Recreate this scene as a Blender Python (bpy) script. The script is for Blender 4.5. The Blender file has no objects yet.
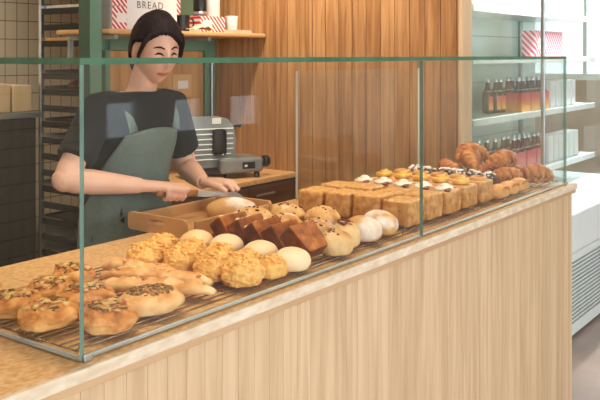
import bpy, bmesh, math, random
from mathutils import Vector, Matrix, noise
random.seed(7)
SC = bpy.context.scene
COL = SC.collection
PI = math.pi
CT = 0.95          # counter top height

# ------------------------------------------------------------------ helpers
def V(*a): return Vector(a)

def obj(name, bm, m, parent=None, smooth=False, loc=None, sharp=None):
    me = bpy.data.meshes.new(name)
    bmesh.ops.recalc_face_normals(bm, faces=bm.faces[:])
    bm.to_mesh(me); bm.free()
    for x in (m if isinstance(m, (list, tuple)) else [m]):
        me.materials.append(x)
    if smooth:
        for p in me.polygons: p.use_smooth = True
        if sharp:
            me.set_sharp_from_angle(angle=math.radians(sharp))
    o = bpy.data.objects.new(name, me)
    COL.objects.link(o)
    if parent is not None: o.parent = parent
    if loc is not None: o.location = loc
    return o

def tag(o, label=None, cat=None, group=None, kind=None):
    if label: o['label'] = label
    if cat: o['category'] = cat
    if group: o['group'] = group
    if kind: o['kind'] = kind
    return o

def thing(name, label, cat, loc=(0, 0, 0), rz=0, group=None):
    o = bpy.data.objects.new(name, None); COL.objects.link(o)
    o.location = loc; o.rotation_euler = (0, 0, rz)
    o.empty_display_size = 0.05
    return tag(o, label, cat, group)

def struct(name, bm, m, parent=None, smooth=False):
    o = obj(name, bm, m, parent, smooth)
    if parent is None: o['kind'] = 'structure'
    return o

def dup(root, loc, label, group=None, rz=None):
    r = root.copy(); COL.objects.link(r); r.location = loc
    if rz is not None: r.rotation_euler = (0, 0, rz)
    r['label'] = label
    if group: r['group'] = group
    for ch in list(root.children):
        c = ch.copy(); COL.objects.link(c); c.parent = r
        for g in ch.children:
            d = g.copy(); COL.objects.link(d); d.parent = c
    return r

def BM(): return bmesh.new()

def box(bm, x0, x1, y0, y1, z0, z1, bev=0.0, seg=2, mi=0):
    g = bmesh.ops.create_cube(bm, size=1.0)
    vs = g['verts']
    for v in vs:
        v.co = V((x0 + x1) / 2 + v.co.x * (x1 - x0), (y0 + y1) / 2 + v.co.y * (y1 - y0), (z0 + z1) / 2 + v.co.z * (z1 - z0))
    fs = set(f for v in vs for f in v.link_faces)
    for f in fs: f.material_index = mi
    if bev > 0:
        es = list(set(e for v in vs for e in v.link_edges))
        bmesh.ops.bevel(bm, geom=es, offset=bev, segments=seg, affect='EDGES', profile=0.5)
    return bm

def sweep(bm, pts, rad, seg=12, mi=0, up=None):
    """closed tube through pts; rad: scalar/list of r or (rx, ry) pairs"""
    pts = [Vector(p) for p in pts]; n = len(pts)
    if not isinstance(rad, (list, tuple)): rad = [rad] * n
    t0 = (pts[1] - pts[0]).normalized()
    a = Vector(up) if up else (V(0, 0, 1) if abs(t0.z) < .9 else V(1, 0, 0))
    nx = (a - t0 * a.dot(t0)).normalized()
    rings = []
    for i in range(n):
        if i == 0: t = pts[1] - pts[0]
        elif i == n - 1: t = pts[-1] - pts[-2]
        else: t = (pts[i + 1] - pts[i]).normalized() + (pts[i] - pts[i - 1]).normalized()
        t.normalize()
        nx = (nx - t * nx.dot(t)).normalized()
        ny = t.cross(nx)
        r = rad[i]; rx, ry = r if isinstance(r, (list, tuple)) else (r, r)
        rings.append([bm.verts.new(pts[i] + nx * rx * math.cos(2 * PI * k / seg) + ny * ry * math.sin(2 * PI * k / seg)) for k in range(seg)])
    for i in range(n - 1):
        for k in range(seg):
            f = bm.faces.new((rings[i][k], rings[i][(k + 1) % seg], rings[i + 1][(k + 1) % seg], rings[i + 1][k])); f.material_index = mi
    for ring in (rings[0], rings[-1]):
        f = bm.faces.new(ring); f.material_index = mi
    return bm

def lathe(bm, prof, seg=24, cx=0, cy=0, cz=0, mi=0):
    rings = []
    for r, z in prof:
        if r < 1e-6: rings.append([bm.verts.new((cx, cy, cz + z))])
        else: rings.append([bm.verts.new((cx + r * math.cos(2 * PI * k / seg), cy + r * math.sin(2 * PI * k / seg), cz + z)) for k in range(seg)])
    for a, b in zip(rings, rings[1:]):
        for k in range(seg):
            q = [a[k % len(a)], a[(k + 1) % len(a)], b[(k + 1) % len(b)], b[k % len(b)]]
            u = []
            for v in q:
                if v not in u: u.append(v)
            if len(u) > 2: bm.faces.new(u).material_index = mi
    return bm

def ell(bm, c, r, sub=3, rot=None, mi=0, fn=None):
    g = bmesh.ops.create_icosphere(bm, subdivisions=sub, radius=1.0)
    R = rot if rot is not None else Matrix.Identity(3)
    for v in g['verts']:
        n = v.co.copy()
        p = V(n.x * r[0], n.y * r[1], n.z * r[2])
        if fn: p = fn(n, p)
        v.co = Vector(c) + R @ p
    for f in set(f for v in g['verts'] for f in v.link_faces): f.material_index = mi
    return bm

def remeshed(bm, voxel, smooth_it=2):
    me = bpy.data.meshes.new('tmp'); bm.to_mesh(me); bm.free()
    o = bpy.data.objects.new('tmp', me); COL.objects.link(o)
    m = o.modifiers.new('r', 'REMESH'); m.mode = 'VOXEL'; m.voxel_size = voxel
    if smooth_it:
        s = o.modifiers.new('s', 'SMOOTH'); s.iterations = smooth_it; s.factor = 0.5
    dg = bpy.context.evaluated_depsgraph_get()
    me2 = bpy.data.meshes.new_from_object(o.evaluated_get(dg))
    bpy.data.objects.remove(o)
    b = BM(); b.from_mesh(me2); bpy.data.meshes.remove(me2)
    return b

# ------------------------------------------------------------------ materials
def newmat(name):
    m = bpy.data.materials.new(name); m.use_nodes = True
    nt = m.node_tree; b = nt.nodes['Principled BSDF']
    return m, nt, b

def N(nt, t, **k):
    n = nt.nodes.new(t)
    for a, v in k.items(): setattr(n, a, v)
    return n

def rgb(h):
    """sRGB 0-255 triple to linear rgba"""
    return tuple([(c / 255 / 12.92 if c / 255 <= .04045 else ((c / 255 + .055) / 1.055) ** 2.4) for c in h]) + (1,)

def mat(name, c, rough=.5, metal=0, c2=None, scale=8, stretch=(1, 1, 1), bump=0, bscale=None, detail=4, spec=.5, lo=.35, hi=.65):
    m, nt, b = newmat(name)
    b.inputs['Roughness'].default_value = rough; b.inputs['Metallic'].default_value = metal
    b.inputs['Specular IOR Level'].default_value = spec
    tc = N(nt, 'ShaderNodeTexCoord'); mp = N(nt, 'ShaderNodeMapping'); mp.inputs['Scale'].default_value = stretch
    nt.links.new(tc.outputs['Object'], mp.inputs['Vector'])
    no = N(nt, 'ShaderNodeTexNoise'); no.inputs['Scale'].default_value = scale; no.inputs['Detail'].default_value = detail
    nt.links.new(mp.outputs[0], no.inputs['Vector'])
    r = N(nt, 'ShaderNodeValToRGB')
    r.color_ramp.elements[0].position = lo; r.color_ramp.elements[1].position = hi
    r.color_ramp.elements[0].color = rgb(c); r.color_ramp.elements[1].color = rgb(c2 or c)
    nt.links.new(no.outputs['Fac'], r.inputs['Fac']); nt.links.new(r.outputs[0], b.inputs['Base Color'])
    if bump:
        n2 = N(nt, 'ShaderNodeTexNoise'); n2.inputs['Scale'].default_value = bscale or scale * 3; n2.inputs['Detail'].default_value = 3
        nt.links.new(mp.outputs[0], n2.inputs['Vector'])
        bp = N(nt, 'ShaderNodeBump'); bp.inputs['Strength'].default_value = bump; bp.inputs['Distance'].default_value = .004
        nt.links.new(n2.outputs['Fac'], bp.inputs['Height']); nt.links.new(bp.outputs[0], b.inputs['Normal'])
    return m

def wood(name, ca, cb, axis=0, width=.06, rough=.5, grain=26, var=.5):
    """vertical planks: index along axis picks the plank tone, grain runs along z"""
    m, nt, b = newmat(name); b.inputs['Roughness'].default_value = rough
    b.inputs['Specular IOR Level'].default_value = .35
    tc = N(nt, 'ShaderNodeTexCoord'); sp = N(nt, 'ShaderNodeSeparateXYZ'); nt.links.new(tc.outputs['Object'], sp.inputs[0])
    dv = N(nt, 'ShaderNodeMath', operation='DIVIDE'); dv.inputs[1].default_value = width
    nt.links.new(sp.outputs[axis], dv.inputs[0])
    fl = N(nt, 'ShaderNodeMath', operation='FLOOR'); nt.links.new(dv.outputs[0], fl.inputs[0])
    wn = N(nt, 'ShaderNodeTexWhiteNoise', noise_dimensions='1D'); nt.links.new(fl.outputs[0], wn.inputs['W'])
    ad = N(nt, 'ShaderNodeVectorMath', operation='ADD'); nt.links.new(tc.outputs['Object'], ad.inputs[0])
    sc = N(nt, 'ShaderNodeVectorMath', operation='SCALE'); sc.inputs['Scale'].default_value = 7
    nt.links.new(wn.outputs['Color'], sc.inputs[0]); nt.links.new(sc.outputs[0], ad.inputs[1])
    mp = N(nt, 'ShaderNodeMapping'); mp.inputs['Scale'].default_value = (1, 1, .05)
    nt.links.new(ad.outputs[0], mp.inputs[0])
    no = N(nt, 'ShaderNodeTexNoise'); no.inputs['Scale'].default_value = grain; no.inputs['Detail'].default_value = 6
    no.inputs['Distortion'].default_value = .6
    nt.links.new(mp.outputs[0], no.inputs['Vector'])
    mx = N(nt, 'ShaderNodeMath', operation='MULTIPLY_ADD'); mx.inputs[1].default_value = var * .35; 
    nt.links.new(wn.outputs['Value'], mx.inputs[0]); nt.links.new(no.outputs['Fac'], mx.inputs[2])
    r = N(nt, 'ShaderNodeValToRGB'); r.color_ramp.elements[0].position = .38; r.color_ramp.elements[1].position = .62 + var * .25
    r.color_ramp.elements[0].color = rgb(ca); r.color_ramp.elements[1].color = rgb(cb)
    nt.links.new(mx.outputs[0], r.inputs[0]); nt.links.new(r.outputs[0], b.inputs['Base Color'])
    bp = N(nt, 'ShaderNodeBump'); bp.inputs['Strength'].default_value = .15; bp.inputs['Distance'].default_value = .002
    nt.links.new(no.outputs['Fac'], bp.inputs['Height']); nt.links.new(bp.outputs[0], b.inputs['Normal'])
    return m

def bread(name, stops, scale=18, rough=.6, bump=.5, bscale=140, flour=None, zmix=.5):
    """baked crust: noise plus the height on the bun chooses among the stops (pale foot to brown top)"""
    m, nt, b = newmat(name); b.inputs['Roughness'].default_value = rough
    b.inputs['Specular IOR Level'].default_value = .3
    tc = N(nt, 'ShaderNodeTexCoord'); oi = N(nt, 'ShaderNodeObjectInfo')
    ad = N(nt, 'ShaderNodeVectorMath', operation='ADD'); nt.links.new(tc.outputs['Object'], ad.inputs[0])
    cb = N(nt, 'ShaderNodeCombineXYZ'); nt.links.new(oi.outputs['Random'], cb.inputs[0]); nt.links.new(cb.outputs[0], ad.inputs[1])
    no = N(nt, 'ShaderNodeTexNoise'); no.inputs['Scale'].default_value = scale; no.inputs['Detail'].default_value = 5
    nt.links.new(ad.outputs[0], no.inputs['Vector'])
    sp = N(nt, 'ShaderNodeSeparateXYZ'); nt.links.new(tc.outputs['Generated'], sp.inputs[0])
    ma = N(nt, 'ShaderNodeMath', operation='MULTIPLY_ADD'); ma.inputs[1].default_value = zmix; nt.links.new(sp.outputs[2], ma.inputs[0])
    sb = N(nt, 'ShaderNodeMath', operation='MULTIPLY_ADD'); sb.inputs[1].default_value = 1.6; sb.inputs[2].default_value = -.3 - zmix * .5
    nt.links.new(no.outputs['Fac'], sb.inputs[0]); nt.links.new(sb.outputs[0], ma.inputs[2])
    r = N(nt, 'ShaderNodeValToRGB')
    els = r.color_ramp.elements
    n = len(stops)
    els[0].position = 0; els[0].color = rgb(stops[0]); els[1].position = 1; els[1].color = rgb(stops[-1])
    for i in range(1, n - 1):
        e = els.new(i / (n - 1)); e.color = rgb(stops[i])
    nt.links.new(ma.outputs[0], r.inputs[0]); last = r.outputs[0]
    if flour:
        n3 = N(nt, 'ShaderNodeTexNoise'); n3.inputs['Scale'].default_value = flour[0]; n3.inputs['Detail'].default_value = 6
        nt.links.new(ad.outputs[0], n3.inputs['Vector'])
        r3 = N(nt, 'ShaderNodeValToRGB'); r3.color_ramp.elements[0].position = flour[1]; r3.color_ramp.elements[1].position = flour[1] + .16
        nt.links.new(n3.outputs['Fac'], r3.inputs[0])
        mx = N(nt, 'ShaderNodeMix', data_type='RGBA')
        nt.links.new(r3.outputs[0], mx.inputs[0]); nt.links.new(last, mx.inputs[6]); mx.inputs[7].default_value = rgb(flour[2])
        last = mx.outputs[2]
    nt.links.new(last, b.inputs['Base Color'])
    n2 = N(nt, 'ShaderNodeTexNoise'); n2.inputs['Scale'].default_value = bscale; n2.inputs['Detail'].default_value = 3
    nt.links.new(ad.outputs[0], n2.inputs['Vector'])
    bp = N(nt, 'ShaderNodeBump'); bp.inputs['Strength'].default_value = bump; bp.inputs['Distance'].default_value = .003
    nt.links.new(n2.outputs['Fac'], bp.inputs['Height']); nt.links.new(bp.outputs[0], b.inputs['Normal'])
    return m

def glassmat(name, tint=(.975, .99, .98), base=.035, power=5, top=.9, rough=0.0):
    m = bpy.data.materials.new(name); m.use_nodes = True; nt = m.node_tree
    nt.nodes.remove(nt.nodes['Principled BSDF']); out = nt.nodes['Material Output']
    tr = N(nt, 'ShaderNodeBsdfTransparent'); tr.inputs[0].default_value = (*tint, 1)
    gl = N(nt, 'ShaderNodeBsdfGlossy'); gl.inputs['Roughness'].default_value = rough; gl.inputs['Color'].default_value = (1, 1, 1, 1)
    lw = N(nt, 'ShaderNodeLayerWeight'); lw.inputs[0].default_value = .5
    pw = N(nt, 'ShaderNodeMath', operation='POWER'); pw.inputs[1].default_value = power
    nt.links.new(lw.outputs['Facing'], pw.inputs[0])
    ma = N(nt, 'ShaderNodeMath', operation='MULTIPLY_ADD'); ma.inputs[1].default_value = top - base; ma.inputs[2].default_value = base
    nt.links.new(pw.outputs[0], ma.inputs[0])
    mx = N(nt, 'ShaderNodeMixShader'); nt.links.new(ma.outputs[0], mx.inputs[0])
    nt.links.new(tr.outputs[0], mx.inputs[1]); nt.links.new(gl.outputs[0], mx.inputs[2]); nt.links.new(mx.outputs[0], out.inputs[0])
    return m

def edgeglass(name, c, alpha=.75):
    m = bpy.data.materials.new(name); m.use_nodes = True; nt = m.node_tree
    b = nt.nodes['Principled BSDF']; out = nt.nodes['Material Output']
    tc = N(nt, 'ShaderNodeTexCoord'); no = N(nt, 'ShaderNodeTexNoise'); no.inputs['Scale'].default_value = 9
    nt.links.new(tc.outputs['Object'], no.inputs['Vector'])
    r = N(nt, 'ShaderNodeValToRGB'); r.color_ramp.elements[0].color = rgb(c[0]); r.color_ramp.elements[1].color = rgb(c[1])
    nt.links.new(no.outputs[0], r.inputs[0]); nt.links.new(r.outputs[0], b.inputs['Base Color'])
    b.inputs['Roughness'].default_value = .12
    tr = N(nt, 'ShaderNodeBsdfTransparent'); tr.inputs[0].default_value = (.6, .85, .75, 1)
    mx = N(nt, 'ShaderNodeMixShader'); mx.inputs[0].default_value = alpha
    nt.links.new(tr.outputs[0], mx.inputs[1]); nt.links.new(b.outputs[0], mx.inputs[2]); nt.links.new(mx.outputs[0], out.inputs[0])
    return m

def stripes(name, ca, cb, freq=30, ang=(1, 0, 1)):
    m, nt, b = newmat(name); b.inputs['Roughness'].default_value = .55
    tc = N(nt, 'ShaderNodeTexCoord'); dt = N(nt, 'ShaderNodeVectorMath', operation='DOT_PRODUCT'); dt.inputs[1].default_value = ang
    nt.links.new(tc.outputs['Object'], dt.inputs[0])
    mu = N(nt, 'ShaderNodeMath', operation='MULTIPLY'); mu.inputs[1].default_value = freq; nt.links.new(dt.outputs['Value'], mu.inputs[0])
    fr = N(nt, 'ShaderNodeMath', operation='FRACT'); nt.links.new(mu.outputs[0], fr.inputs[0])
    gt = N(nt, 'ShaderNodeMath', operation='GREATER_THAN'); gt.inputs[1].default_value = .5; nt.links.new(fr.outputs[0], gt.inputs[0])
    mx = N(nt, 'ShaderNodeMix', data_type='RGBA'); mx.inputs[6].default_value = rgb(ca); mx.inputs[7].default_value = rgb(cb)
    nt.links.new(gt.outputs[0], mx.inputs[0]); nt.links.new(mx.outputs[2], b.inputs['Base Color'])
    return m

def zprint(name, ca, cb):
    """printed two-colour fade from bottom ca to top cb"""
    m, nt, b = newmat(name); b.inputs['Roughness'].default_value = .5
    tc = N(nt, 'ShaderNodeTexCoord'); sp = N(nt, 'ShaderNodeSeparateXYZ'); nt.links.new(tc.outputs['Generated'], sp.inputs[0])
    r = N(nt, 'ShaderNodeValToRGB'); r.color_ramp.elements[0].color = rgb(ca); r.color_ramp.elements[1].color = rgb(cb)
    r.color_ramp.elements[0].position = .15; r.color_ramp.elements[1].position = .75
    nt.links.new(sp.outputs[2], r.inputs[0]); nt.links.new(r.outputs[0], b.inputs['Base Color'])
    return m

def tiles(name, ca, cb, grout, w, h):
    m, nt, b = newmat(name); b.inputs['Roughness'].default_value = .25
    tc = N(nt, 'ShaderNodeTexCoord'); sp = N(nt, 'ShaderNodeSeparateXYZ'); nt.links.new(tc.outputs['Object'], sp.inputs[0])
    cb_ = N(nt, 'ShaderNodeCombineXYZ'); nt.links.new(sp.outputs[0], cb_.inputs[0]); nt.links.new(sp.outputs[2], cb_.inputs[1])
    br = N(nt, 'ShaderNodeTexBrick'); br.offset = 0; br.inputs['Scale'].default_value = 1
    br.inputs['Brick Width'].default_value = w; br.inputs['Row Height'].default_value = h; br.inputs['Mortar Size'].default_value = .003
    br.inputs['Color1'].default_value = rgb(ca); br.inputs['Color2'].default_value = rgb(cb); br.inputs['Mortar'].default_value = rgb(grout)
    nt.links.new(cb_.outputs[0], br.inputs['Vector']); nt.links.new(br.outputs[0], b.inputs['Base Color'])
    return m

M = {}
M['oak'] = wood('pale_oak_planks', (192, 160, 124), (216, 186, 150), 0, .055, .5, 40, .45)
M['oak_end'] = mat('pale_oak_edge', (214, 178, 138), .5, c2=(226, 194, 156), scale=20, stretch=(1, 1, .06))
M['teak'] = wood('warm_plank_wall', (150, 104, 66), (196, 150, 104), 1, .085, .5, 42, .6)
M['doorwood'] = wood('honey_door_wood', (178, 128, 78), (206, 160, 108), 0, .4, .5, 26, .3)
M['darkwood'] = mat('walnut_front', (92, 60, 40), .5, c2=(120, 80, 54), scale=14, stretch=(.1, 1, 1))
M['shelfwood'] = mat('shelf_oak', (206, 160, 108), .5, c2=(222, 180, 130), scale=12, stretch=(.15, 1, 1))
M['stone'] = mat('tan_speckled_stone', (200, 150, 96), .42, c2=(234, 192, 138), scale=85, stretch=(.8, 1.1, 1), detail=8, bump=.1, lo=.32, hi=.64)
M['shade_strip'] = mat('shaded_edge_strip', (188, 150, 112), .5, c2=(202, 166, 126), scale=16, stretch=(.1, 1, 1))
M['daylit_edge'] = mat('daylit_stone_edge', (206, 184, 156), .6, c2=(226, 210, 188), scale=30, stretch=(.6, 1, 1.4), detail=6, spec=.25)  # same stone as the slab, daylight on the edge put into a paler colour
M['steel'] = mat('brushed_steel', (176, 182, 186), .28, .9, c2=(200, 205, 208), scale=20, stretch=(.1, 1, 1))
M['channel'] = mat('dull_aluminium', (186, 192, 192), .4, .3, c2=(200, 206, 206), scale=15)
M['oldsteel'] = mat('used_sheet_steel', (112, 108, 106), .4, .5, c2=(130, 126, 122), scale=9)
M['slicergrey'] = mat('slicer_cast_grey', (128, 130, 130), .5, .3, c2=(142, 144, 144), scale=12)
M['wire'] = mat('dark_wire', (120, 100, 86), .35, .8, c2=(146, 126, 110), scale=40)
M['glass'] = glassmat('clear_glass', (.985, .994, .988), .04)
M['glass_edge'] = edgeglass('green_glass_edge', ((74, 104, 90), (142, 168, 154)), .75)
M['glass_top'] = edgeglass('deep_green_glass_edge', ((40, 82, 60), (98, 134, 108)), .85)
M['glass_pale'] = edgeglass('pale_glass_edge', ((226, 234, 226), (240, 244, 240)), .97)
M['fglass'] = glassmat('fridge_glass', (.93, .965, .95), .10)
M['pane'] = glassmat('window_pane', (.97, .985, .98), .03)
M['white'] = mat('white_enamel', (226, 234, 232), .35, c2=(234, 240, 238), scale=5)
M['fridgewhite'] = mat('pale_mint_enamel', (214, 230, 224), .4, c2=(222, 236, 230), scale=5)
M['greyup'] = mat('slotted_upright_grey', (150, 160, 158), .4, .4, c2=(160, 170, 168), scale=9)
M['plaster'] = mat('white_plaster', (232, 230, 224), .8, c2=(238, 236, 230), scale=3, bump=.05)
M['beige'] = mat('beige_wall_panel', (206, 182, 160), .7, c2=(214, 192, 172), scale=3)
M['green'] = mat('sage_green_paint', (104, 138, 116), .45, c2=(112, 146, 124), scale=4)
M['darkgreen'] = mat('darker_green', (58, 82, 66), .5, c2=(66, 90, 74), scale=4)
M['floor'] = mat('grey_pink_concrete', (168, 150, 142), .4, c2=(180, 164, 156), scale=4, detail=8)
M['ceil'] = mat('ceiling_white', (236, 232, 226), .9, c2=(240, 236, 230), scale=2)
M['tile'] = tiles('cream_tiles', (214, 198, 172), (208, 192, 166), (132, 116, 98), .085, .115)
M['black'] = mat('black_steel', (18, 15, 16), .6, 0, c2=(28, 24, 24), scale=10)
M['blackp'] = mat('black_plastic', (22, 20, 20), .4, 0, c2=(30, 28, 28), scale=10)
M['ovengrey'] = mat('dark_oven_enamel', (40, 34, 34), .35, .4, c2=(52, 46, 44), scale=6)
M['doorgrey'] = mat('oven_door_bronze', (96, 84, 72), .4, .3, c2=(108, 96, 84), scale=6)
M['cardboard'] = mat('kraft_cardboard', (196, 164, 120), .8, c2=(206, 176, 132), scale=12)
M['paper'] = mat('white_paper', (232, 230, 226), .8, c2=(240, 238, 235), scale=10)
M['kraft'] = mat('pale_kraft_paper', (214, 196, 176), .8, c2=(224, 208, 190), scale=20, bump=.4)
M['greybox'] = mat('grey_card', (172, 168, 166), .8, c2=(180, 176, 174), scale=10)
M['stripe'] = stripes('red_white_stripes', (206, 48, 46), (244, 234, 230), 36, (1, 0, 1))
M['pinkstripe'] = stripes('pink_white_stripes', (226, 92, 116), (246, 226, 228), 26, (1, -1, 1))
M['ink'] = mat('grey_ink', (120, 112, 108), .8)
M['pinetray'] = mat('pine_tray', (196, 144, 92), .5, c2=(212, 164, 112), scale=10, stretch=(.2, 1, 1))
M['knifewood'] = mat('knife_handle_wood', (150, 92, 48), .5, c2=(170, 110, 60), scale=30)
# bakery
M['bun'] = bread('savoury_crust', [(246, 206, 148), (236, 180, 112), (206, 132, 66), (150, 82, 34)], 30, .55, .4)
M['herb'] = mat('herb_flakes', (58, 62, 24), .6, c2=(136, 98, 46), scale=60)
M['nut'] = mat('seed_crumbs', (110, 70, 30), .6, c2=(190, 138, 70), scale=90)
M['onion'] = mat('roast_onion', (248, 208, 132), .45, c2=(170, 86, 38), scale=40)
M['flat'] = bread('flatbread_crust', [(250, 222, 178), (242, 200, 144), (224, 164, 100), (186, 112, 56)], 22, .55, .4, zmix=.3)
M['cheese'] = bread('cheese_crust', [(198, 110, 40), (232, 156, 70), (250, 200, 118), (236, 168, 82), (206, 126, 52)], 46, .5, .7, 200, zmix=.2)
M['cream_bun'] = bread('milk_bun_crust', [(254, 224, 190), (255, 226, 188), (252, 212, 162), (240, 184, 122)], 12, .6, .15, zmix=.3)
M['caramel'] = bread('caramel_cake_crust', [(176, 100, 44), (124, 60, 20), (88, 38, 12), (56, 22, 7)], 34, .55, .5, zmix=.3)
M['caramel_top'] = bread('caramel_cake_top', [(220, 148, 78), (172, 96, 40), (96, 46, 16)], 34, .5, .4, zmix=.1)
M['almond'] = mat('almond_cream', (250, 222, 170), .5, c2=(255, 238, 204), scale=50)
M['floury'] = bread('floury_fruit_crust', [(236, 196, 138), (238, 200, 144), (222, 166, 102), (190, 120, 62)], 20, .7, .5, flour=(18, .54, (246, 230, 208)), zmix=.3)
M['dusted'] = bread('flour_dusted_crust', [(226, 178, 120), (222, 172, 112), (200, 138, 80)], 16, .7, .4, flour=(13, .47, (246, 232, 222)), zmix=.2)
M['fruit'] = mat('dried_fruit', (86, 30, 22), .35, c2=(130, 52, 34), scale=50)
M['loaf'] = bread('brioche_cube_crust', [(240, 200, 144), (220, 164, 100), (190, 128, 68), (136, 78, 34)], 42, .5, .5, zmix=-.1)
M['loaf_top'] = bread('brioche_lid_crust', [(250, 216, 158), (228, 172, 106), (178, 112, 52)], 70, .5, .6, zmix=0)
M['cream'] = mat('whipped_cream', (248, 236, 216), .45, c2=(255, 248, 236), scale=30)
M['jam'] = mat('berry_jam', (120, 46, 20), .2, c2=(160, 72, 30), scale=40)
M['custard'] = mat('custard_yellow', (244, 184, 66), .35, c2=(252, 210, 104), scale=30)
M['choc'] = mat('dark_chocolate', (52, 30, 26), .35, c2=(84, 52, 44), scale=50)
M['sugar'] = mat('sugar_nibs', (236, 226, 216), .6, c2=(250, 244, 238), scale=40)
M['croissant'] = bread('croissant_crust', [(236, 180, 108), (212, 142, 70), (178, 102, 42), (130, 66, 26)], 26, .35, .4, zmix=.35)
M['roll'] = bread('turnover_crust', [(240, 194, 126), (226, 164, 90), (198, 124, 56)], 26, .45, .4, zmix=.3)
# person
M['skin'] = mat('skin', (222, 172, 146), .5, c2=(230, 182, 158), scale=12)
M['lip'] = mat('lips', (190, 100, 92), .4)
M['hair'] = mat('dark_hair', (34, 24, 26), .65, c2=(46, 33, 35), scale=60, stretch=(1, 1, .1), bump=.3, spec=.2)
M['shirt'] = mat('black_cotton', (22, 22, 24), .9, c2=(28, 28, 30), scale=14)
M['apron'] = mat('grey_green_canvas', (96, 110, 102), .8, c2=(108, 122, 114), scale=80, bump=.2)
M['trouser'] = mat('dark_trousers', (34, 36, 42), .85, c2=(40, 42, 48), scale=50)
# drinks
M['bottle'] = mat('dark_bottle_glass', (44, 22, 22), .12, 0, c2=(60, 28, 26), scale=12)
M['cap'] = mat('silver_cap', (214, 218, 216), .3, .6, c2=(224, 228, 226), scale=20)
M['orange'] = zprint('orange_fade_print', (246, 176, 74), (228, 76, 66))
M['pink'] = zprint('pink_fade_print', (240, 150, 150), (226, 92, 108))
M['carton'] = mat('white_carton', (226, 236, 232), .5, c2=(236, 242, 240), scale=10)
M['mint'] = mat('mint_card', (186, 222, 206), .6, c2=(196, 228, 214), scale=10)

# ------------------------------------------------------------------ the room
U0, U1, V0, V1, H = -3.0, 8.5, -3.5, 4.6, 3.0
b = BM(); box(b, U0 - .1, U1 + .1, V0 - .1, V1 + .1, -.1, 0); struct('floor', b, M['floor'])
b = BM(); box(b, U0 - .1, U1 + .1, V0 - .1, V1 + .1, H, H + .1); struct('ceiling', b, M['ceil'])
b = BM(); box(b, U0, U1, V1, V1 + .1, 0, H); struct('wall_back', b, M['tile'])
b = BM(); box(b, U0 - .1, U0, V0, V1, 0, H); struct('wall_left', b, M['plaster'])

def holed(axis, c0, c1, a0, a1, holes):
    """wall slab with rectangular openings: holes (a0,a1,z0,z1) sorted along a"""
    bm = BM()
    def bx(p, q, z0, z1):
        if q - p < 1e-4 or z1 - z0 < 1e-4: return
        if axis == 'y': box(bm, p, q, c0, c1, z0, z1)
        else: box(bm, c0, c1, p, q, z0, z1)
    p = a0
    for h0, h1, z0, z1 in holes:
        bx(p, h0, 0, H); bx(h0, h1, 0, z0); bx(h0, h1, z1, H); p = h1
    bx(p, a1, 0, H)
    return bm

FW = [(-2.4, .9, .35, 2.75), (1.1, 4.3, .35, 2.75), (5.12, 5.55, .7, 1.1), (6.0, 6.45, .7, 1.1), (6.85, 7.4, .7, 1.1)]
struct('wall_front', holed('y', V0 - .12, V0, U0, U1, FW), M['plaster'])
RW = [(1.2, 4.2, 1.28, 2.75)]
struct('wall_right', holed('x', U1, U1 + .12, V0, V1, RW), M['plaster'])
b = BM(); box(b, U1 - .03, U1 - .002, .2, V1 - .01, 0, 1.26, .004); struct('trim_1', b, M['beige'])

def window(n, axis, c, a0, a1, z0, z1, bars=1, fm='black'):
    fr = BM(); pn = BM(); t = .04
    def bx(bm, p, q, s, e, d):
        if axis == 'y': box(bm, p, q, c - d, c + d, s, e)
        else: box(bm, c - d, c + d, p, q, s, e)
    bx(fr, a0, a1, z0, z0 + t, .03); bx(fr, a0, a1, z1 - t, z1, .03)
    bx(fr, a0, a0 + t, z0 + t, z1 - t, .03); bx(fr, a1 - t, a1, z0 + t, z1 - t, .03)
    for k in range(1, bars):
        x = a0 + (a1 - a0) * k / bars; bx(fr, x - t / 2, x + t / 2, z0 + t, z1 - t, .03)
    bx(pn, a0 + t, a1 - t, z0 + t, z1 - t, .004)
    w = struct('window_%d' % n, fr, M[fm])
    obj('window_glass', pn, M['pane'], w)
n = 1
for i, (a0, a1, z0, z1) in enumerate(FW):
    window(n, 'y', V0 - .06, a0, a1, z0, z1, 3 if i < 2 else 1, 'black' if i < 2 else 'white'); n += 1
for i, (a0, a1, z0, z1) in enumerate(RW):
    window(n, 'x', U1 + .06, a0, a1, z0, z1, 2, 'white'); n += 1

# plank partition at the end of the counter, seen edge-on at right
def planks(axis, c0, c1, a0, a1, z0, z1, w, gap=.0015, bev=.002):
    bm = BM(); k0 = math.floor(a0 / w + 1e-6)
    k = k0
    while k * w < a1 - 1e-6:
        p, q = max(a0, k * w), min(a1, (k + 1) * w)
        if q - p > .004:
            if axis == 'x': box(bm, p + gap, q - gap, c0, c1, z0, z1, bev, 1)
            else: box(bm, c0, c1, p + gap, q - gap, z0, z1, bev, 1)
        k += 1
    return bm
b = BM(); box(b, 3.715, 3.81, 1.757, V1, 0, H); pw = struct('wall_partition', b, M['oak_end'])
obj('plank_cladding', planks('y', 3.70, 3.7145, 1.775, V1 - .002, 0.0, H, .085), M['teak'], pw)
b = BM(); box(b, 3.698, 3.812, 1.755, 1.7745, 0, H, .002, 1); obj('end_board', b, M['oak_end'], pw)

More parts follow.
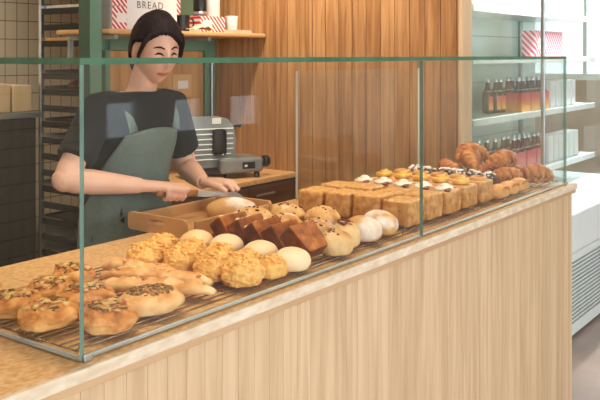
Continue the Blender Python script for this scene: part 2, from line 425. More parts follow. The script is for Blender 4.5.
# green wall with a honey-coloured door behind the worker
DV = 3.36
b = BM(); box(b, 2.87, 3.698, DV + .0195, DV + .03, 0, H); struct('wall_middle', b, M['green'])
b = BM()
box(b, 2.87, 2.90, DV - .02, DV + .019, 0, 1.535); box(b, 3.615, 3.697, DV - .02, DV + .019, 0, 1.62)
box(b, 2.90, 3.615, DV - .02, DV + .019, 1.535, 1.62)
dr = struct('door_1', b, M['green'])
b = BM(); box(b, 2.902, 3.613, DV - .006, DV + .018, .02, 1.533, .003, 1); obj('door_leaf', b, M['doorwood'], dr)
b = BM(); box(b, 3.36, 3.51, DV - .012, DV - .0065, 1.27, 1.40, .002, 1); obj('notice_board', b, M['shelfwood'], dr)
b = BM(); box(b, 3.40, 3.48, DV - .0145, DV - .0122, 1.32, 1.365); obj('notice_card', b, M['paper'], dr)
b = BM(); sweep(b, [(3.655, DV - .035, .9), (3.655, DV - .035, 1.5)], .006, 8)
box(b, 3.65, 3.66, DV - .034, DV - .019, .93, .94); box(b, 3.65, 3.66, DV - .034, DV - .019, 1.44, 1.45)
obj('pull_rail', b, M['steel'], dr)
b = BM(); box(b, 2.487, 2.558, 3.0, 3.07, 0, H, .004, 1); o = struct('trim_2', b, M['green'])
b = BM(); box(b, 2.481, 2.4865, 3.0, 3.07, 0, H); obj('dark_edge', b, M['darkgreen'], o)  # thin strip of darker green along one side of the post

# wall shelf
sh = thing('wall_shelf', 'oak wall shelf with rounded corner holding boxes and cups above the worker', 'shelf', (0, 0, 0))
b = BM(); box(b, 2.56, 3.694, 2.95, 3.338, 1.606, 1.630, .008, 2); obj('shelf_board', b, M['shelfwood'], sh)
for u in (2.64, 3.28):
    b = BM(); box(b, u - .012, u + .012, 3.0, 3.336, 1.585, 1.6055); box(b, u - .012, u + .012, 3.32, 3.336, 1.50, 1.585)
    obj('bracket', b, M['greyup'], sh)
ZS = 1.6305
def carton(name, label, cat, u0, u1, v0, v1, z0, z1, m, lab=None, side=None, group=None):
    t = thing(name, label, cat, ((u0 + u1) / 2, (v0 + v1) / 2, z0), 0, group)
    w, d, h = (u1 - u0) / 2, (v1 - v0) / 2, z1 - z0
    bb = BM(); box(bb, -w, w, -d, d, 0, h, .002, 1)
    if side is not None:
        for f in bb.faces:
            f.normal_update()
            if abs(f.normal.x) > .7 or abs(f.normal.z) > .7: f.material_index = 1
        obj('carton', bb, [m, side], t)
    else: obj('carton', bb, m, t)
    if lab:
        x0, x1, z0_, z1_ = lab
        bb = BM(); box(bb, -w + x0 * 2 * w, -w + x1 * 2 * w, -d - .0012, -d - .0002, z0_ * h, z1_ * h); obj('sticker', bb, M['paper'], t)
    return t
carton('pastry_box', 'lower grey-sided red-striped box at left end of shelf', 'box', 2.607, 2.70, 2.99, 3.09, ZS, ZS + .108, M['stripe'], (.3, .95, .3, .7), M['greybox'], 'striped boxes on the shelf')
carton('pastry_box', 'upper red-striped box stacked on the box at left end of shelf', 'box', 2.607, 2.70, 2.99, 3.09, ZS + .1085, ZS + .217, M['stripe'], None, M['greybox'], 'striped boxes on the shelf')
carton('pastry_box', 'low red-striped box with blank label beside the white cup', 'box', 3.275, 3.475, 3.06, 3.16, ZS, ZS + .088, M['stripe'], (.1, .45, .2, .75), None, 'striped boxes on the shelf')
carton('pastry_box', 'tall red-striped box behind the black mug on shelf', 'box', 3.11, 3.27, 3.2, 3.3, ZS, ZS + .26, M['stripe'], None, None, 'striped boxes on the shelf')
# paper bag
t = thing('paper_bag', 'white paper bag lettered BREAD standing on the shelf', 'bag', (2.905, 3.1, ZS))
b = BM()
prof = [(-.185, -.05, 0), (.185, -.05, 0), (.185, .05, 0), (-.185, .05, 0)]
lv = []
for z, k in ((0, 1.0), (.1, .97), (.22, .9), (.30, .55)):
    lv.append([b.verts.new((x * (1 if k > .6 else .98), y * k, z + .002 * math.sin(x * 40))) for x, y, _ in prof])
for a, c in zip(lv, lv[1:]):
    for k in range(4): b.faces.new((a[k], a[(k + 1) % 4], c[(k + 1) % 4], c[k]))
b.faces.new(lv[0]); b.faces.new(lv[-1])
obj('bag', b, M['paper'], t)
cu = bpy.data.curves.new('lettering', 'FONT'); cu.body = 'BREAD'; cu.size = .05; cu.extrude = .0004; cu.align_x = 'CENTER'; cu.space_character = 1.25
cu.materials.append(M['ink'])
tmp = bpy.data.objects.new('tmp', cu); COL.objects.link(tmp)
me = bpy.data.meshes.new_from_object(tmp.evaluated_get(bpy.context.evaluated_depsgraph_get())); bpy.data.objects.remove(tmp)
o = bpy.data.objects.new('lettering', me); COL.objects.link(o); o.parent = t; o.location = (.0, -.0494, .108); o.rotation_euler = (PI / 2 - .03, 0, 0)
# mug, jar, canister, cup
def vessel(name, label, cat, u, v, z, prof, m, seg=28):
    t = thing(name, label, cat, (u, v, z)); obj(name + '_body', lathe(BM(), prof, seg), m, t, True, sharp=40); return t
t = vessel('mug', 'black mug with handle beside the paper bag', 'mug', 3.155, 3.08, ZS, [(0, 0), (.038, 0), (.04, .006), (.042, .085), (.039, .087), (.036, .012), (0, .01)], M['blackp'])
b = BM(); sweep(b, [(.038, -.012, .07), (.062, -.02, .066), (.068, -.022, .045), (.058, -.02, .024), (.038, -.012, .02)], .005, 8); obj('handle', b, M['blackp'], t, True)
t = vessel('jar', 'black jar with silver foot on the low striped box', 'jar', 3.325, 3.11, ZS + .0885, [(0, 0), (.034, 0), (.036, .004), (.036, .11), (.03, .118), (0, .118)], M['blackp'])
b = BM(); lathe(b, [(.0362, .008), (.0372, .008), (.0372, .024), (.0362, .024)], 28); obj('band', b, M['steel'], t, True)
t = vessel('canister', 'cream canister on the low striped box', 'canister', 3.425, 3.11, ZS + .0885, [(0, 0), (.038, 0), (.04, .004), (.04, .13), (0, .13)], M['sugar'])
b = BM(); lathe(b, [(0, .1305), (.042, .1305), (.042, .145), (.036, .15), (0, .15)], 28); obj('lid', b, M['sugar'], t, True, sharp=40)
vessel('cup', 'white cup without handle near right end of the shelf', 'cup', 3.525, 3.06, ZS, [(0, 0), (.026, 0), (.03, .006), (.038, .095), (.036, .095), (.028, .01), (0, .008)], M['white'])
t = thing('paper_sheet', 'crumpled kraft paper on the shelf front beside the mug', 'paper', (3.22, 3.0, ZS))
b = BM(); bmesh.ops.create_grid(b, x_segments=18, y_segments=8, size=1)
for v in b.verts:
    x, y = v.co.x * .085, v.co.y * .034
    v.co = V(x, y, .012 + .03 * max(0, 1 - (x / .08) ** 2) * (1 - abs(v.co.y) * .7) + .012 * noise.noise(V(x * 40, y * 40, 3)))
for v in b.verts: v.co.z = max(v.co.z, .001)
ret = bmesh.ops.solidify(b, geom=b.faces[:], thickness=.0012); obj('sheet', b, M['kraft'], t, True)
t = thing('napkin_stack', 'flat stack of pale napkins in front of the white cup', 'napkins', (3.5, 2.992, ZS), .05)
for k in range(4):
    b = BM(); box(b, -.09 + .003 * k, .09 - .002 * k, -.03, .03, .004 * k, .004 * k + .0036, .001, 1); obj('napkin', b, M['kraft'], t)

# ------------------------------------------------------------------ kitchen at left
rk = thing('tray_rack', 'tall dark bakery rack with baking trays behind the worker', 'rack', (2.985, 3.607, 0))
for x, y in ((-.17, -.185), (.17, -.185), (-.17, .185), (.17, .185)):
    b = BM(); box(b, x - .011, x + .011, y - .011, y + .011, .05, 2.2, .002, 1); o = obj('post', b, M['steel'] if (x < 0 and y > 0) else M['black'], rk)
    b = BM(); lathe(b, [(0, 0), (.02, 0), (.024, .02), (.02, .045), (0, .0495)], 14, x, y); obj('caster', b, M['blackp'], rk, True)
zs = [2.1 - .086 * k for k in range(22)]
for k, z in enumerate(zs):
    for s in (-1, 1):
        b = BM(); box(b, s * .17 - .007, s * .17 + .007, -.173, .173, z - .03, z + .002)
        obj('runner', b, M['black'], rk)
for y in (-.185, .185):
    for z in (2.15, .12):
        b = BM(); box(b, -.159, .159, y - .008, y + .008, z - .01, z + .01); obj('cross_bar', b, M['black'], rk)
def tray(z, label, m, ext=0.0, dy=0.0):
    t = thing('baking_tray', label, 'tray', (2.985 - ext, 3.607 + dy, z), 0, 'trays in the tall rack')
    b = BM(); box(b, -.152, .152, -.169, .169, 0, .003)
    box(b, -.155, -.1515, -.172, .172, 0, .016); box(b, .1515, .155, -.172, .172, 0, .016)
    box(b, -.1515, .1515, -.172, -.1685, 0, .016); box(b, -.1515, .1515, .1685, .172, 0, .016)
    obj('pan', b, m, t); return t
tl = {2: 'dark tray high in the rack under the top two runners', 4: 'pale rimmed tray on the fifth runner of the tall rack',
      6: 'bread tray in the rack level with the shelf above', 8: 'empty dark tray just above the glass top line in rack',
      9: 'baking tray carrying dark rustic loaf in the rack', 11: 'empty dark tray between the loaf and the golden loaf in rack', 12: 'steel-edged tray carrying tall golden loaf in rack',
      15: 'steel-edged tray pulled out to the left in the rack', 17: 'bare tray behind the worker forearm in rack'}
for k, lb in tl.items():
    if k in (6,): m = M['pinetray']
    elif k in (4, 12, 15): m = M['steel']
    else: m = M['black']
    tray(zs[k] + .0025, lb, m, .0, 0.0 if k != 15 else .06)
zz = zs[21] + .0025 + .086 * 1.0
bt = [('lowest', 18), ('second', 19), ('third', 20)]
for k in (18, 19, 20):
    for j in range(3):
        tray(zs[k] + .0025 + .0175 * j, 'grey sheet tray nested in the stacks low in the rack', M['oldsteel'])
def loafblob(name, label, loc, r, m, seed, rz=0):
    t = thing(name, label, 'bread', loc, rz)
    def fn(n, p):
        p = p * (1 + .12 * noise.noise(n * 2 + V(seed, 0, 0)))
        p.z = max(p.z, -r[2] * .6); return p
    obj('crust', ell(BM(), (0, 0, r[2] * .6), r, 4, None, 0, fn), m, t, True); return t
loafblob('rustic_loaf', 'dark rustic loaf on a tray in the rack', (2.93, 3.56, zs[9] + .006), (.10, .07, .035), M['caramel'], 2)
loafblob('rustic_loaf', 'brown flat loaf on the wooden tray high in the rack', (2.92, 3.60, zs[6] + .006), (.06, .1, .014), M['croissant'], 5)
t = thing('tin_loaf', 'tall golden tin loaf on steel-edged tray in rack', 'bread', (2.90, 3.50, zs[12] + .006))
b = BM(); box(b, -.04, .04, -.05, .05, 0, .075, .012, 3); obj('crust', b, M['loaf'], t, True)

ov = thing('oven', 'dark oven cabinet with steel top at far left of kitchen', 'oven', (2.16, 4.14, 0))
b = BM(); box(b, -.6, .6, -.38, .4, .06, 1.18, .005, 1); obj('body', b, M['ovengrey'], ov)
b = BM(); box(b, -.61, .61, -.40, .41, 1.1805, 1.21, .004, 1); obj('top_plate', b, M['steel'], ov)
b = BM(); box(b, -.55, .33, -.40, -.3805, .35, 1.1, .005, 1); d_ = obj('oven_door', b, M['doorgrey'], ov)
b = BM(); sweep(b, [(-.5, -.43, 1.03), (.28, -.43, 1.03)], .01, 10); box(b, -.46, -.44, -.43, -.4, 1.02, 1.04); box(b, .22, .24, -.43, -.4, 1.02, 1.04); obj('handle', b, M['steel'], d_)
b = BM(); box(b, .36, .58, -.392, -.3805, .3, 1.1, .003, 1); obj('control_panel', b, M['black'], ov)
for x in (-.55, .55):
    for y in (-.33, .35):
        b = BM(); lathe(b, [(0, 0), (.025, 0), (.025, .059), (0, .059)], 12, x, y); obj('foot', b, M['black'], ov)
for u0, u1, v0, v1, h, lb in ((2.0, 2.63, 3.80, 4.05, .15, 'long kraft box on the oven top'), (2.645, 2.76, 3.80, 4.05, .14, 'square kraft box on oven top nearest the rack')):
    t = thing('cardboard_box', lb, 'box', ((u0 + u1) / 2, (v0 + v1) / 2, 1.2105), 0, 'boxes on the oven')
    b = BM(); box(b, -(u1 - u0) / 2, (u1 - u0) / 2, -(v1 - v0) / 2, (v1 - v0) / 2, 0, h, .003, 1); obj('carton', b, M['cardboard'], t)
    b = BM(); box(b, -.025, .025, -(v1 - v0) / 2 + .01, (v1 - v0) / 2 - .01, h + .0003, h + .0012); obj('tape', b, M['kraft'], t)
t = thing('bin', 'white plastic tub on the floor left of the oven front', 'tub', (1.55, 3.15, 0))
b = BM(); lathe(b, [(0, 0), (.17, 0), (.19, .5), (.195, .5), (.195, .52), (.18, .52), (.165, .02), (0, .02)], 28); obj('tub', b, M['white'], t, True, sharp=40)

# ------------------------------------------------------------------ back counter and slicer
bc = thing('back_counter', 'dark wood back counter against plank wall under the slicer', 'counter', (0, 0, 0))
b = BM(); box(b, 2.90, 3.694, 2.76, 3.33, .08, .8445, .003, 1); obj('cabinet', b, M['darkwood'], bc)
b = BM(); box(b, 2.91, 3.69, 2.80, 3.33, 0, .0795); obj('plinth', b, M['black'], bc)
for k in range(2):
    u = 2.905 + k * .393
    b = BM(); box(b, u, u + .388, 2.742, 2.7595, .10, .835, .003, 1); d_ = obj('door', b, M['darkwood'], bc)
    b = BM(); box(b, u + .05, u + .2, 2.73, 2.7415, .78, .79, .002, 1); obj('pull', b, M['steel'], d_)
b = BM(); box(b, 2.89, 3.696, 2.73, 3.338, .845, .87, .002, 1); tag(obj('worktop', b, M['stone']), 'pale speckled worktop on the back counter carrying the slicer', 'worktop')

t = thing('bread_slicer', 'grey metal slicer with ribbed plate and black knob on back worktop', 'slicer', (3.285, 2.955, .87), -.45)
b = BM(); box(b, -.02, .22, -.11, .12, .03, .105, .012, 2); obj('base', b, M['slicergrey'], t)
b = BM(); box(b, -.18, .0, -.09, .12, .025, .05, .006, 2); obj('tray_base', b, M['ovengrey'], t)
for x, y in ((.02, -.09), (.19, -.09), (.02, .1), (.19, .1), (-.15, -.07)):
    b = BM(); lathe(b, [(0, 0), (.016, 0), (.014, .032), (0, .032)], 12, x, y); obj('foot', b, M['blackp'], t)
b = BM(); box(b, .1, .17, -.114, -.1105, .05, .085, .001, 1); p_ = obj('control_plate', b, M['blackp'], t)
b = BM(); box(b, .11, .125, -.117, -.1142, .06, .072); obj('switch', b, M['white'], p_)
b = BM(); lathe(b, [(0, 0), (.012, 0), (.012, .03), (.03, .03), (.032, .05), (.026, .062), (0, .064)], 20)
for v in b.verts: v.co = V(.2205 + v.co.z, v.co.y - .04, .075 + v.co.x)
obj('knob', b, M['blackp'], t, True, sharp=40)
b = BM()   # rounded upright plate
pts = [(-.17, .06), (.05, .06), (.075, .1), (.085, .2), (.07, .27), (.035, .31), (-.02, .325), (-.17, .325)]
f_ = [b.verts.new((x, -.06, z)) for x, z in pts]; g_ = [b.verts.new((x, -.045, z)) for x, z in pts]
b.faces.new(f_); b.faces.new(g_)
for k in range(len(pts)): b.faces.new((f_[k], f_[(k + 1) % len(pts)], g_[(k + 1) % len(pts)], g_[k]))
pl = obj('guard_plate', b, M['slicergrey'], t)
for k in range(7):
    z = .10 + k * .026; b = BM(); box(b, -.165, .055 + .012 * (k > 1), -.068, -.0605, z, z + .006, .002, 1); obj('rib', b, M['white'], pl)
b = BM(); box(b, -.05, .02, -.075, -.0685, .12, .26, .02, 3); obj('pusher', b, M['ovengrey'], pl)
b = BM(); box(b, -.05, -.0, -.0625, -.0603, .285, .315); obj('sticker', b, M['paper'], pl)
b = BM(); sweep(b, [(.06, -.052, .27), (.1, -.052, .272)], .006, 8); ell(b, (.108, -.052, .272), (.014, .012, .012), 2); obj('lever', b, M['blackp'], t, True)
b = BM(); lathe(b, [(0, -.003), (.125, -.001), (.128, 0), (.125, .001), (0, .003)], 40)
for v in b.verts: v.co = V(-.04 + v.co.x, -.03 + v.co.z, .19 + v.co.y)
obj('blade', b, M['steel'], t, True, sharp=20)
b = BM(); box(b, -.06, .08, -.02, .11, .1055, .25, .03, 3); obj('motor_housing', b, M['ovengrey'], t, True, sharp=40)

# ------------------------------------------------------------------ main counter
CV = 1.22      # plank front
ct = thing('counter', 'long shop counter faced with pale vertical oak planks', 'counter', (0, 0, 0))
b = BM(); box(b, -.6, 3.66, CV + .0155, 1.93, 0, .919); obj('carcass', b, M['oak_end'], ct)
obj('front_planks', planks('x', CV, CV + .015, -.6, 3.66, .0, .919, .055, .0004, .0007), M['oak'], ct)
b = BM(); box(b, 3.6605, 3.677, CV, 1.93, 0, .919, .001, 1); obj('end_panel', b, M['oak_end'], ct)
wt = thing('countertop', 'tan speckled stone countertop with front edge tinted as daylit under the pastries', 'countertop', (0, 0, 0))
b = BM(); box(b, -.62, 3.68, 1.21, 1.952, .9195, CT, .001, 1); obj('slab', b, M['stone'], wt)
b = BM(); box(b, -.62, 3.68, 1.196, 1.2095, .925, CT, .003, 2); obj('front_edge', b, M['daylit_edge'], wt)
b = BM(); box(b, -.62, 3.68, 1.204, 1.2095, .908, .9247, .001, 1); obj('shadow_gap_strip', b, M['shade_strip'], wt)  # strip coloured darker for the shadow gap under the stone edge

# ------------------------------------------------------------------ glass case
gc = thing('glass_display_case', 'frameless clear glass display case with green edges on the counter', 'display case', (0, 0, 0))
GL, GR, GV, GB = .992, 3.62, 1.235, 1.945
def pane(name, x0, x1, y0, y1, z0, z1, thin, edge=None):
    bm = BM(); box(bm, x0, x1, y0, y1, z0, z1)
    for f in bm.faces:
        f.normal_update()
        if abs(f.normal[thin]) < .7: f.material_index = 1
        if thin != 2 and f.normal.z < -.7: f.material_index = 2
    return obj(name, bm, [M['glass'], edge or M['glass_edge'], M['channel']], gc)
zg = CT + .004
pane('front_pane', GL + .010, 2.3035, GV - .010, GV, zg, 1.492, 1)
pane('front_pane', 2.3065, GR - .010, GV - .010, GV, zg, 1.492, 1)
pane('end_pane', GL, GL + .0095, GV - .010, GB, zg, 1.492, 0)
pane('end_pane', GR - .0095, GR, GV - .010, GB, zg, 1.492, 0)
pane('top_pane', GL, GR, GV - .010, GB, 1.4925, 1.5045, 2, M['glass_top'])
pane('back_pane', 2.62, GR - .011, GB - .010, GB, zg, 1.448, 1, M['glass_pale'])
b = BM(); box(b, GL + .012, GR - .012, GV + .0005, GV + .0075, CT + .0003, CT + .006, .001, 1); obj('floor_channel', b, M['channel'], gc)
b = BM(); box(b, GL + .010, GL + .015, GV + .018, GB - .02, CT + .0003, CT + .006, .001, 1); obj('floor_channel', b, M['channel'], gc)
for u in (GL + .006, GR - .018):
    b = BM(); box(b, u, u + .02, GV - .016, GV - .0105, CT + .0003, CT + .014, .002, 2); obj('corner_clip', b, M['steel'], gc)

# ------------------------------------------------------------------ wire racks
ZR = CT + .0135    # top of the wires
def wire_rack(u0, u1, v0, v1, label):
    t = thing('cooling_rack', label, 'rack', (u0, v0, CT), 0, 'wire racks under the pastries')
    w, d = u1 - u0, v1 - v0
    bm = BM(); n_ = int(d / .023)
    for k in range(n_ + 1):
        y = .004 + (d - .008) * k / n_
        sweep(bm, [(0, y, .012), (w, y, .0118)], .0017, 6)
    obj('wire_grid', bm, M['wire'], t, True)
    for x in (.002, w / 3, 2 * w / 3, w - .002):
        bm = BM(); sweep(bm, [(x, 0, .0085), (x, d, .0085)], .0019, 6); obj('cross_wire', bm, M['wire'], t, True)
    for x in (.03, w - .03):
        for y in (.03, d - .03):
            bm = BM(); sweep(bm, [(x, y, .0003), (x, y, .0085)], .0025, 8); obj('foot', bm, M['wire'], t, True)
wire_rack(1.012, 1.705, 1.256, 1.70, 'wire rack under the herb buns and flatbreads at left')
wire_rack(1.715, 2.32, 1.256, 1.76, 'wire rack under brown cakes and floury fruit buns')
wire_rack(2.33, 3.01, 1.256, 1.78, 'wire rack under the brioche cubes and tarts')
wire_rack(3.02, 3.605, 1.256, 1.82, 'wire rack under chocolate puffs and croissants at far end')

# ------------------------------------------------------------------ pastries
def bunmesh(r, seed, amp=.1, freq=2.0, flat=.62, sub=4, fine=0, ffreq=9, dent=0):
    def fn(n, p):
        d = 1 + amp * noise.noise(n * freq + V(seed * 3.1, seed, 0))
        if fine: d += fine * (abs(noise.noise(n * ffreq + V(seed, 0, 7))) * 1.6 + .6 * noise.noise(n * ffreq * 2.3 + V(0, seed, 1)))
        p = p * d
        if dent and n.z > 0: p.z -= dent * r[2] * math.exp(-((n.x ** 2 + n.y ** 2) / .18))
        fl = -r[2] * flat
        if p.z < fl: p.z = fl + (p.z - fl) * .08
        return p
    bm = ell(BM(), (0, 0, 0), r, sub, None, 0, fn)
    lo = min(v.co.z for v in bm.verts)
    for v in bm.verts: v.co.z -= lo
    return bm

def surf(bm, x, y):
    """height of the top surface near x,y"""
    best = None
    for v in bm.verts:
        d = (v.co.x - x) ** 2 + (v.co.y - y) ** 2
        if v.co.z > .3 * TOPZ[0] and (best is None or d < best[0]): best = (d, v.co.z)
    return best[1] if best else 0
TOPZ = [0]

def scatter(bm, src, n_, rad, size, seed, off=.0, flat=.5):
    rs = random.Random(seed); TOPZ[0] = max(v.co.z for v in src.verts)
    for _ in range(n_):
        a = rs.random() * 2 * PI; q = math.sqrt(rs.random())
        x, y = rad[0] * q * math.cos(a) + off, rad[1] * q * math.sin(a)
        z = surf(src, x, y); s = size * (.6 + .8 * rs.random())
        R = Matrix.Rotation(rs.random() * PI, 3, 'Z') @ Matrix.Rotation(rs.uniform(-.6, .6), 3, 'X')
        ell(bm, (x, y, z + s * .15), (s * (1 + rs.random()), s * .8, s * flat), 1, R)
    return bm

def pastry(name, label, cat, u, v, bm, m, rz, group, tops=(), z=ZR):
    t = thing(name, label, cat, (u, v, z), rz, group)
    for tn, tb, tm in tops: tag(obj(tn, tb, tm, t, True), kind='stuff' if tn in ('herb_topping', 'seed_topping', 'fruit_pieces') else None)
    obj('crumb' if name == 'cake' else 'dough', bm, m, t, True)
    return t

# herb buns, bottom left
SV = [(1.068, 1.418, 'large herb-topped bun left of the front glass corner edge'),
      (1.135, 1.312, 'herb bun with browned hollow just right of the glass corner, nearest the viewer'),
      (1.072, 1.548, 'herb bun with pale cheesy top at the left picture edge'),
      (1.075, 1.682, 'bun with dark twig topping furthest back at left edge'),
      (1.198, 1.455, 'herb bun behind the front corner bun, between it and the flatbreads'),
      (1.190, 1.572, 'green-flecked bun behind the large bun left of glass edge'),
      (1.305, 1.635, 'dark-topped bun at the back, beside the flatbread tips')]
for i, (u, v, lb) in enumerate(SV):
    s = 11 + i; r = (.063, .055, .030) if i < 5 else (.054, .048, .028)
    bm = bunmesh(r, s, .2, 1.7, .55, 5, .05, 5, .3)
    h = scatter(BM(), bm, 46, (.046, .036), .0042, s, 0, .5); q = scatter(BM(), bm, 26, (.042, .034), .0085, s + 50, 0, .3)
    pastry('savoury_bun', lb, 'bun', u, v, bm, M['bun'], i * 1.3, 'savoury buns at the left end', [('herb_topping', h, M['herb']), ('cheese_topping', q, M['onion'])])
bm = bunmesh((.075, .052, .030), 31, .08, 1.6, .6, 4, .02, 7)
h = scatter(BM(), bm, 110, (.05, .034), .0045, 5, 0, .6); q = scatter(BM(), bm, 30, (.045, .03), .004, 8, 0, .5)
pastry('seeded_bun', 'oblong bun covered with chopped seeds beside the front flatbread', 'bun', 1.258, 1.322, bm, M['flat'], -.45, 'savoury buns at the left end', [('seed_topping', h, M['nut']), ('herb_topping', q, M['herb'])])
# flatbreads
def flat(p, q, w, seed, label):
    t = thing('flatbread', label, 'flatbread', (p[0], p[1], ZR), 0, 'long flatbreads'); L = V(q[0] - p[0], q[1] - p[1], 0); n_ = 26
    side = V(-L.y, L.x, 0).normalized(); pts = []; rad = []
    for k in range(n_ + 1):
        s = k / n_; e = min(1, 4.5 * min(s, 1 - s) + .25) ** .6
        wob = noise.noise(V(s * 5, seed, 0)); tk = .016 * e * (1 + .3 * noise.noise(V(s * 9, seed, 4)))
        pts.append(L * s + side * .012 * wob + V(0, 0, tk + .0008)); rad.append((tk, w * e * (1 + .28 * noise.noise(V(s * 7, seed, 2)))))
    bm = sweep(BM(), pts, rad, 18)
    for v in bm.verts: v.co.z = max(.0, v.co.z + (.006 * noise.noise(V(v.co.x * 60, v.co.y * 60, seed)) if v.co.z > .014 else 0))
    obj('dough', bm, M['flat'], t, True)
    b2 = BM(); rs = random.Random(seed)
    for k in range(9):
        s = rs.uniform(.1, .9); c = L * s + side * rs.uniform(-.4, .4) * w
        ell(b2, c + V(0, 0, .031 * min(1, 4.5 * min(s, 1 - s) + .25) ** .6), (.009, .006, .004), 2)
    obj('blister', b2, M['onion'], t, True)
flat((1.298, 1.53), (1.42, 1.285), .030, 3, 'front flatbread, long pale one beside the seeded bun')
flat((1.365, 1.60), (1.47, 1.34), .027, 8, 'middle flatbread lying between two others')
flat((1.425, 1.665), (1.475, 1.45), .024, 14, 'back flatbread next to the craggy cheese buns')
# craggy cheese buns
CH = [(1.515, 1.595, .056, 'craggy cheese bun at back left of its row, beside bare counter'),
      (1.535, 1.490, .054, 'second craggy cheese bun from the back in the front row'),
      (1.540, 1.385, .056, 'third craggy cheese bun from the back in the front row'),
      (1.540, 1.302, .052, 'craggy cheese bun standing at the front glass, beside flatbread end'),
      (1.632, 1.662, .046, 'small browned cheese bun at the back, left of the milk buns'),
      (1.652, 1.575, .043, 'browned cheese bun in front of the rearmost milk bun'),
      (1.645, 1.470, .045, 'cheese bun in the rear row before the second milk bun'),
      (1.643, 1.378, .043, 'browned cheese bun between the third milk bun and front row'),
      (1.632, 1.287, .042, 'smooth-sided small cheese bun touching the front milk bun')]
for i, (u, v, r, lb) in enumerate(CH):
    r *= .97; bm = bunmesh((r, r * .95, r * .74), 40 + i, .14, 2, .6, 5, .13 if i < 4 else .07, 6)
    sh_ = scatter(BM(), bm, 60 if i < 4 else 26, (r * .85, r * .85), .0052, 70 + i, 0, .5)
    pastry('cheese_bun', lb, 'bun', u, v, bm, M['cheese'], i * .9, 'craggy cheese buns', [('cheese_flakes', sh_, M['custard' if 0 else 'cheese'])])
# smooth milk buns
for i, (u, v, lb) in enumerate([(1.735, 1.635, 'smooth pale milk bun furthest back'), (1.742, 1.530, 'second smooth pale milk bun from the back'),
                                (1.735, 1.405, 'third smooth pale milk bun from the back'), (1.722, 1.290, 'smooth pale milk bun standing at the front glass')]):
    bm = bunmesh((.049, .049, .034), 60 + i, .03, 1.5, .55, 4)
    pastry('milk_bun', lb, 'bun', u, v, bm, M['cream_bun'], i, 'smooth pale milk buns')
# leaning brown cakes
CK = [(1.825, 1.650, 0.0, 'dark brown cake lying flat at the back of its row'),
      (1.855, 1.605, -.62, 'rearmost leaning caramel cake in the row'),
      (1.855, 1.543, -.55, 'second leaning caramel cake from the back'),
      (1.852, 1.478, -.66, 'third leaning caramel cake from the back'),
      (1.848, 1.412, -.58, 'leaning caramel cake just behind the front one'),
      (1.835, 1.330, -.78, 'front leaning caramel cake with broad glossy top')]
for i, (u, v, lean, lb) in enumerate(CK):
    t = thing('cake', lb, 'cake', (u, v, ZR), .05 * ((i * 7) % 3 - 1), 'leaning caramel cakes')
    L, T, W = .060, (.025 if i else .016), .074 if i < 5 else .088
    bm = BM(); box(bm, -L, L, -T, T, 0, W if i else .03, .006, 2)
    bmesh.ops.subdivide_edges(bm, edges=bm.edges[:], cuts=2, use_grid_fill=True)
    for w in bm.verts:
        w.co.x *= 1 - .12 * (1 - w.co.z / W)
        w.co += V(1, 1, 1) * .0016 * noise.noise(w.co * 60 + V(i, 0, 0))
    R = Matrix.Rotation(lean, 4, 'X') if i else Matrix.Identity(4)
    bmesh.ops.transform(bm, matrix=R, verts=bm.verts[:])
    lo = min(w.co.z for w in bm.verts)
    cy = sum(w.co.y for w in bm.verts) / len(bm.verts)
    for w in bm.verts: w.co.z -= lo; w.co.y -= cy
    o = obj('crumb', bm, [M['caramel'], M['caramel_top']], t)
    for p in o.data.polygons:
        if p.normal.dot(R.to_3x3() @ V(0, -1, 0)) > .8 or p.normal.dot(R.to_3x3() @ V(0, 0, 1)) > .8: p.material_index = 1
    b2 = BM(); rs = random.Random(i)
    for k in range(7):
        q = R.to_3x3() @ V(rs.uniform(-L * .8, L * .8), rs.uniform(-T * .6, T * .6), (W if i else .03) + .001)
        ell(b2, q - V(0, cy, lo), (.009, .006, .004), 2)
    if i in (1, 2, 3): obj('almond_topping', b2, M['almond'], t, True)
    else: b2.free()
# floury fruit buns
FB = [(2.015, 1.665, .060, .046, 'large floury fruit bun at the back left behind the cakes', 0),
      (2.03, 1.545, .048, .040, 'floury fruit bun second from back beside the caramel cakes', 0),
      (2.04, 1.435, .047, .038, 'floury fruit bun third from back beside the caramel cakes', 0),
      (2.17, 1.645, .052, .04, 'long-topped fruit bun at back beside the brioche cubes', 0),
      (2.19, 1.52, .05, .04, 'fruit bun middle of the row touching the brioche cubes', 0),
      (1.925, 1.292, .042, .040, 'small speckled bun at the front next to the glossy cake', 0),
      (2.015, 1.318, .038, .044, 'narrow bun crowned with dried fruit at the front glass', 0),
      (1.955, 1.415, .038, .034, 'little fruit bun tucked behind the small speckled bun', 0),
      (2.125, 1.328, .056, .042, 'flour-dusted oval roll left of the two at the front', 1),
      (2.235, 1.335, .056, .042, 'flour-dusted oval roll right of the two, beside the cubes', 1)]
for i, (u, v, r, h_, lb, k) in enumerate(FB):
    r *= 1.2; rr = (r, r * (.95 if not k else .78), h_ * 1.0)
    bm = bunmesh(rr, 80 + i, .1 if not k else .06, 1.8, .6, 4, .02 if not k else .01, 8)
    tops = [('fruit_pieces', scatter(BM(), bm, 12 if i != 6 else 22, (r * .7, r * .7) if i != 6 else (r * .5, r * .5), .0038 if i != 6 else .006, 90 + i, 0, .6), M['fruit'])]
    pastry('fruit_bun' if not k else 'oval_roll', lb, 'bun' if not k else 'roll', u, v, bm, M['floury' if not k else 'dusted'], (i * 1.1) if not k else 1.1, 'floury fruit buns' if not k else 'flour-dusted oval rolls', tops if not k else ())

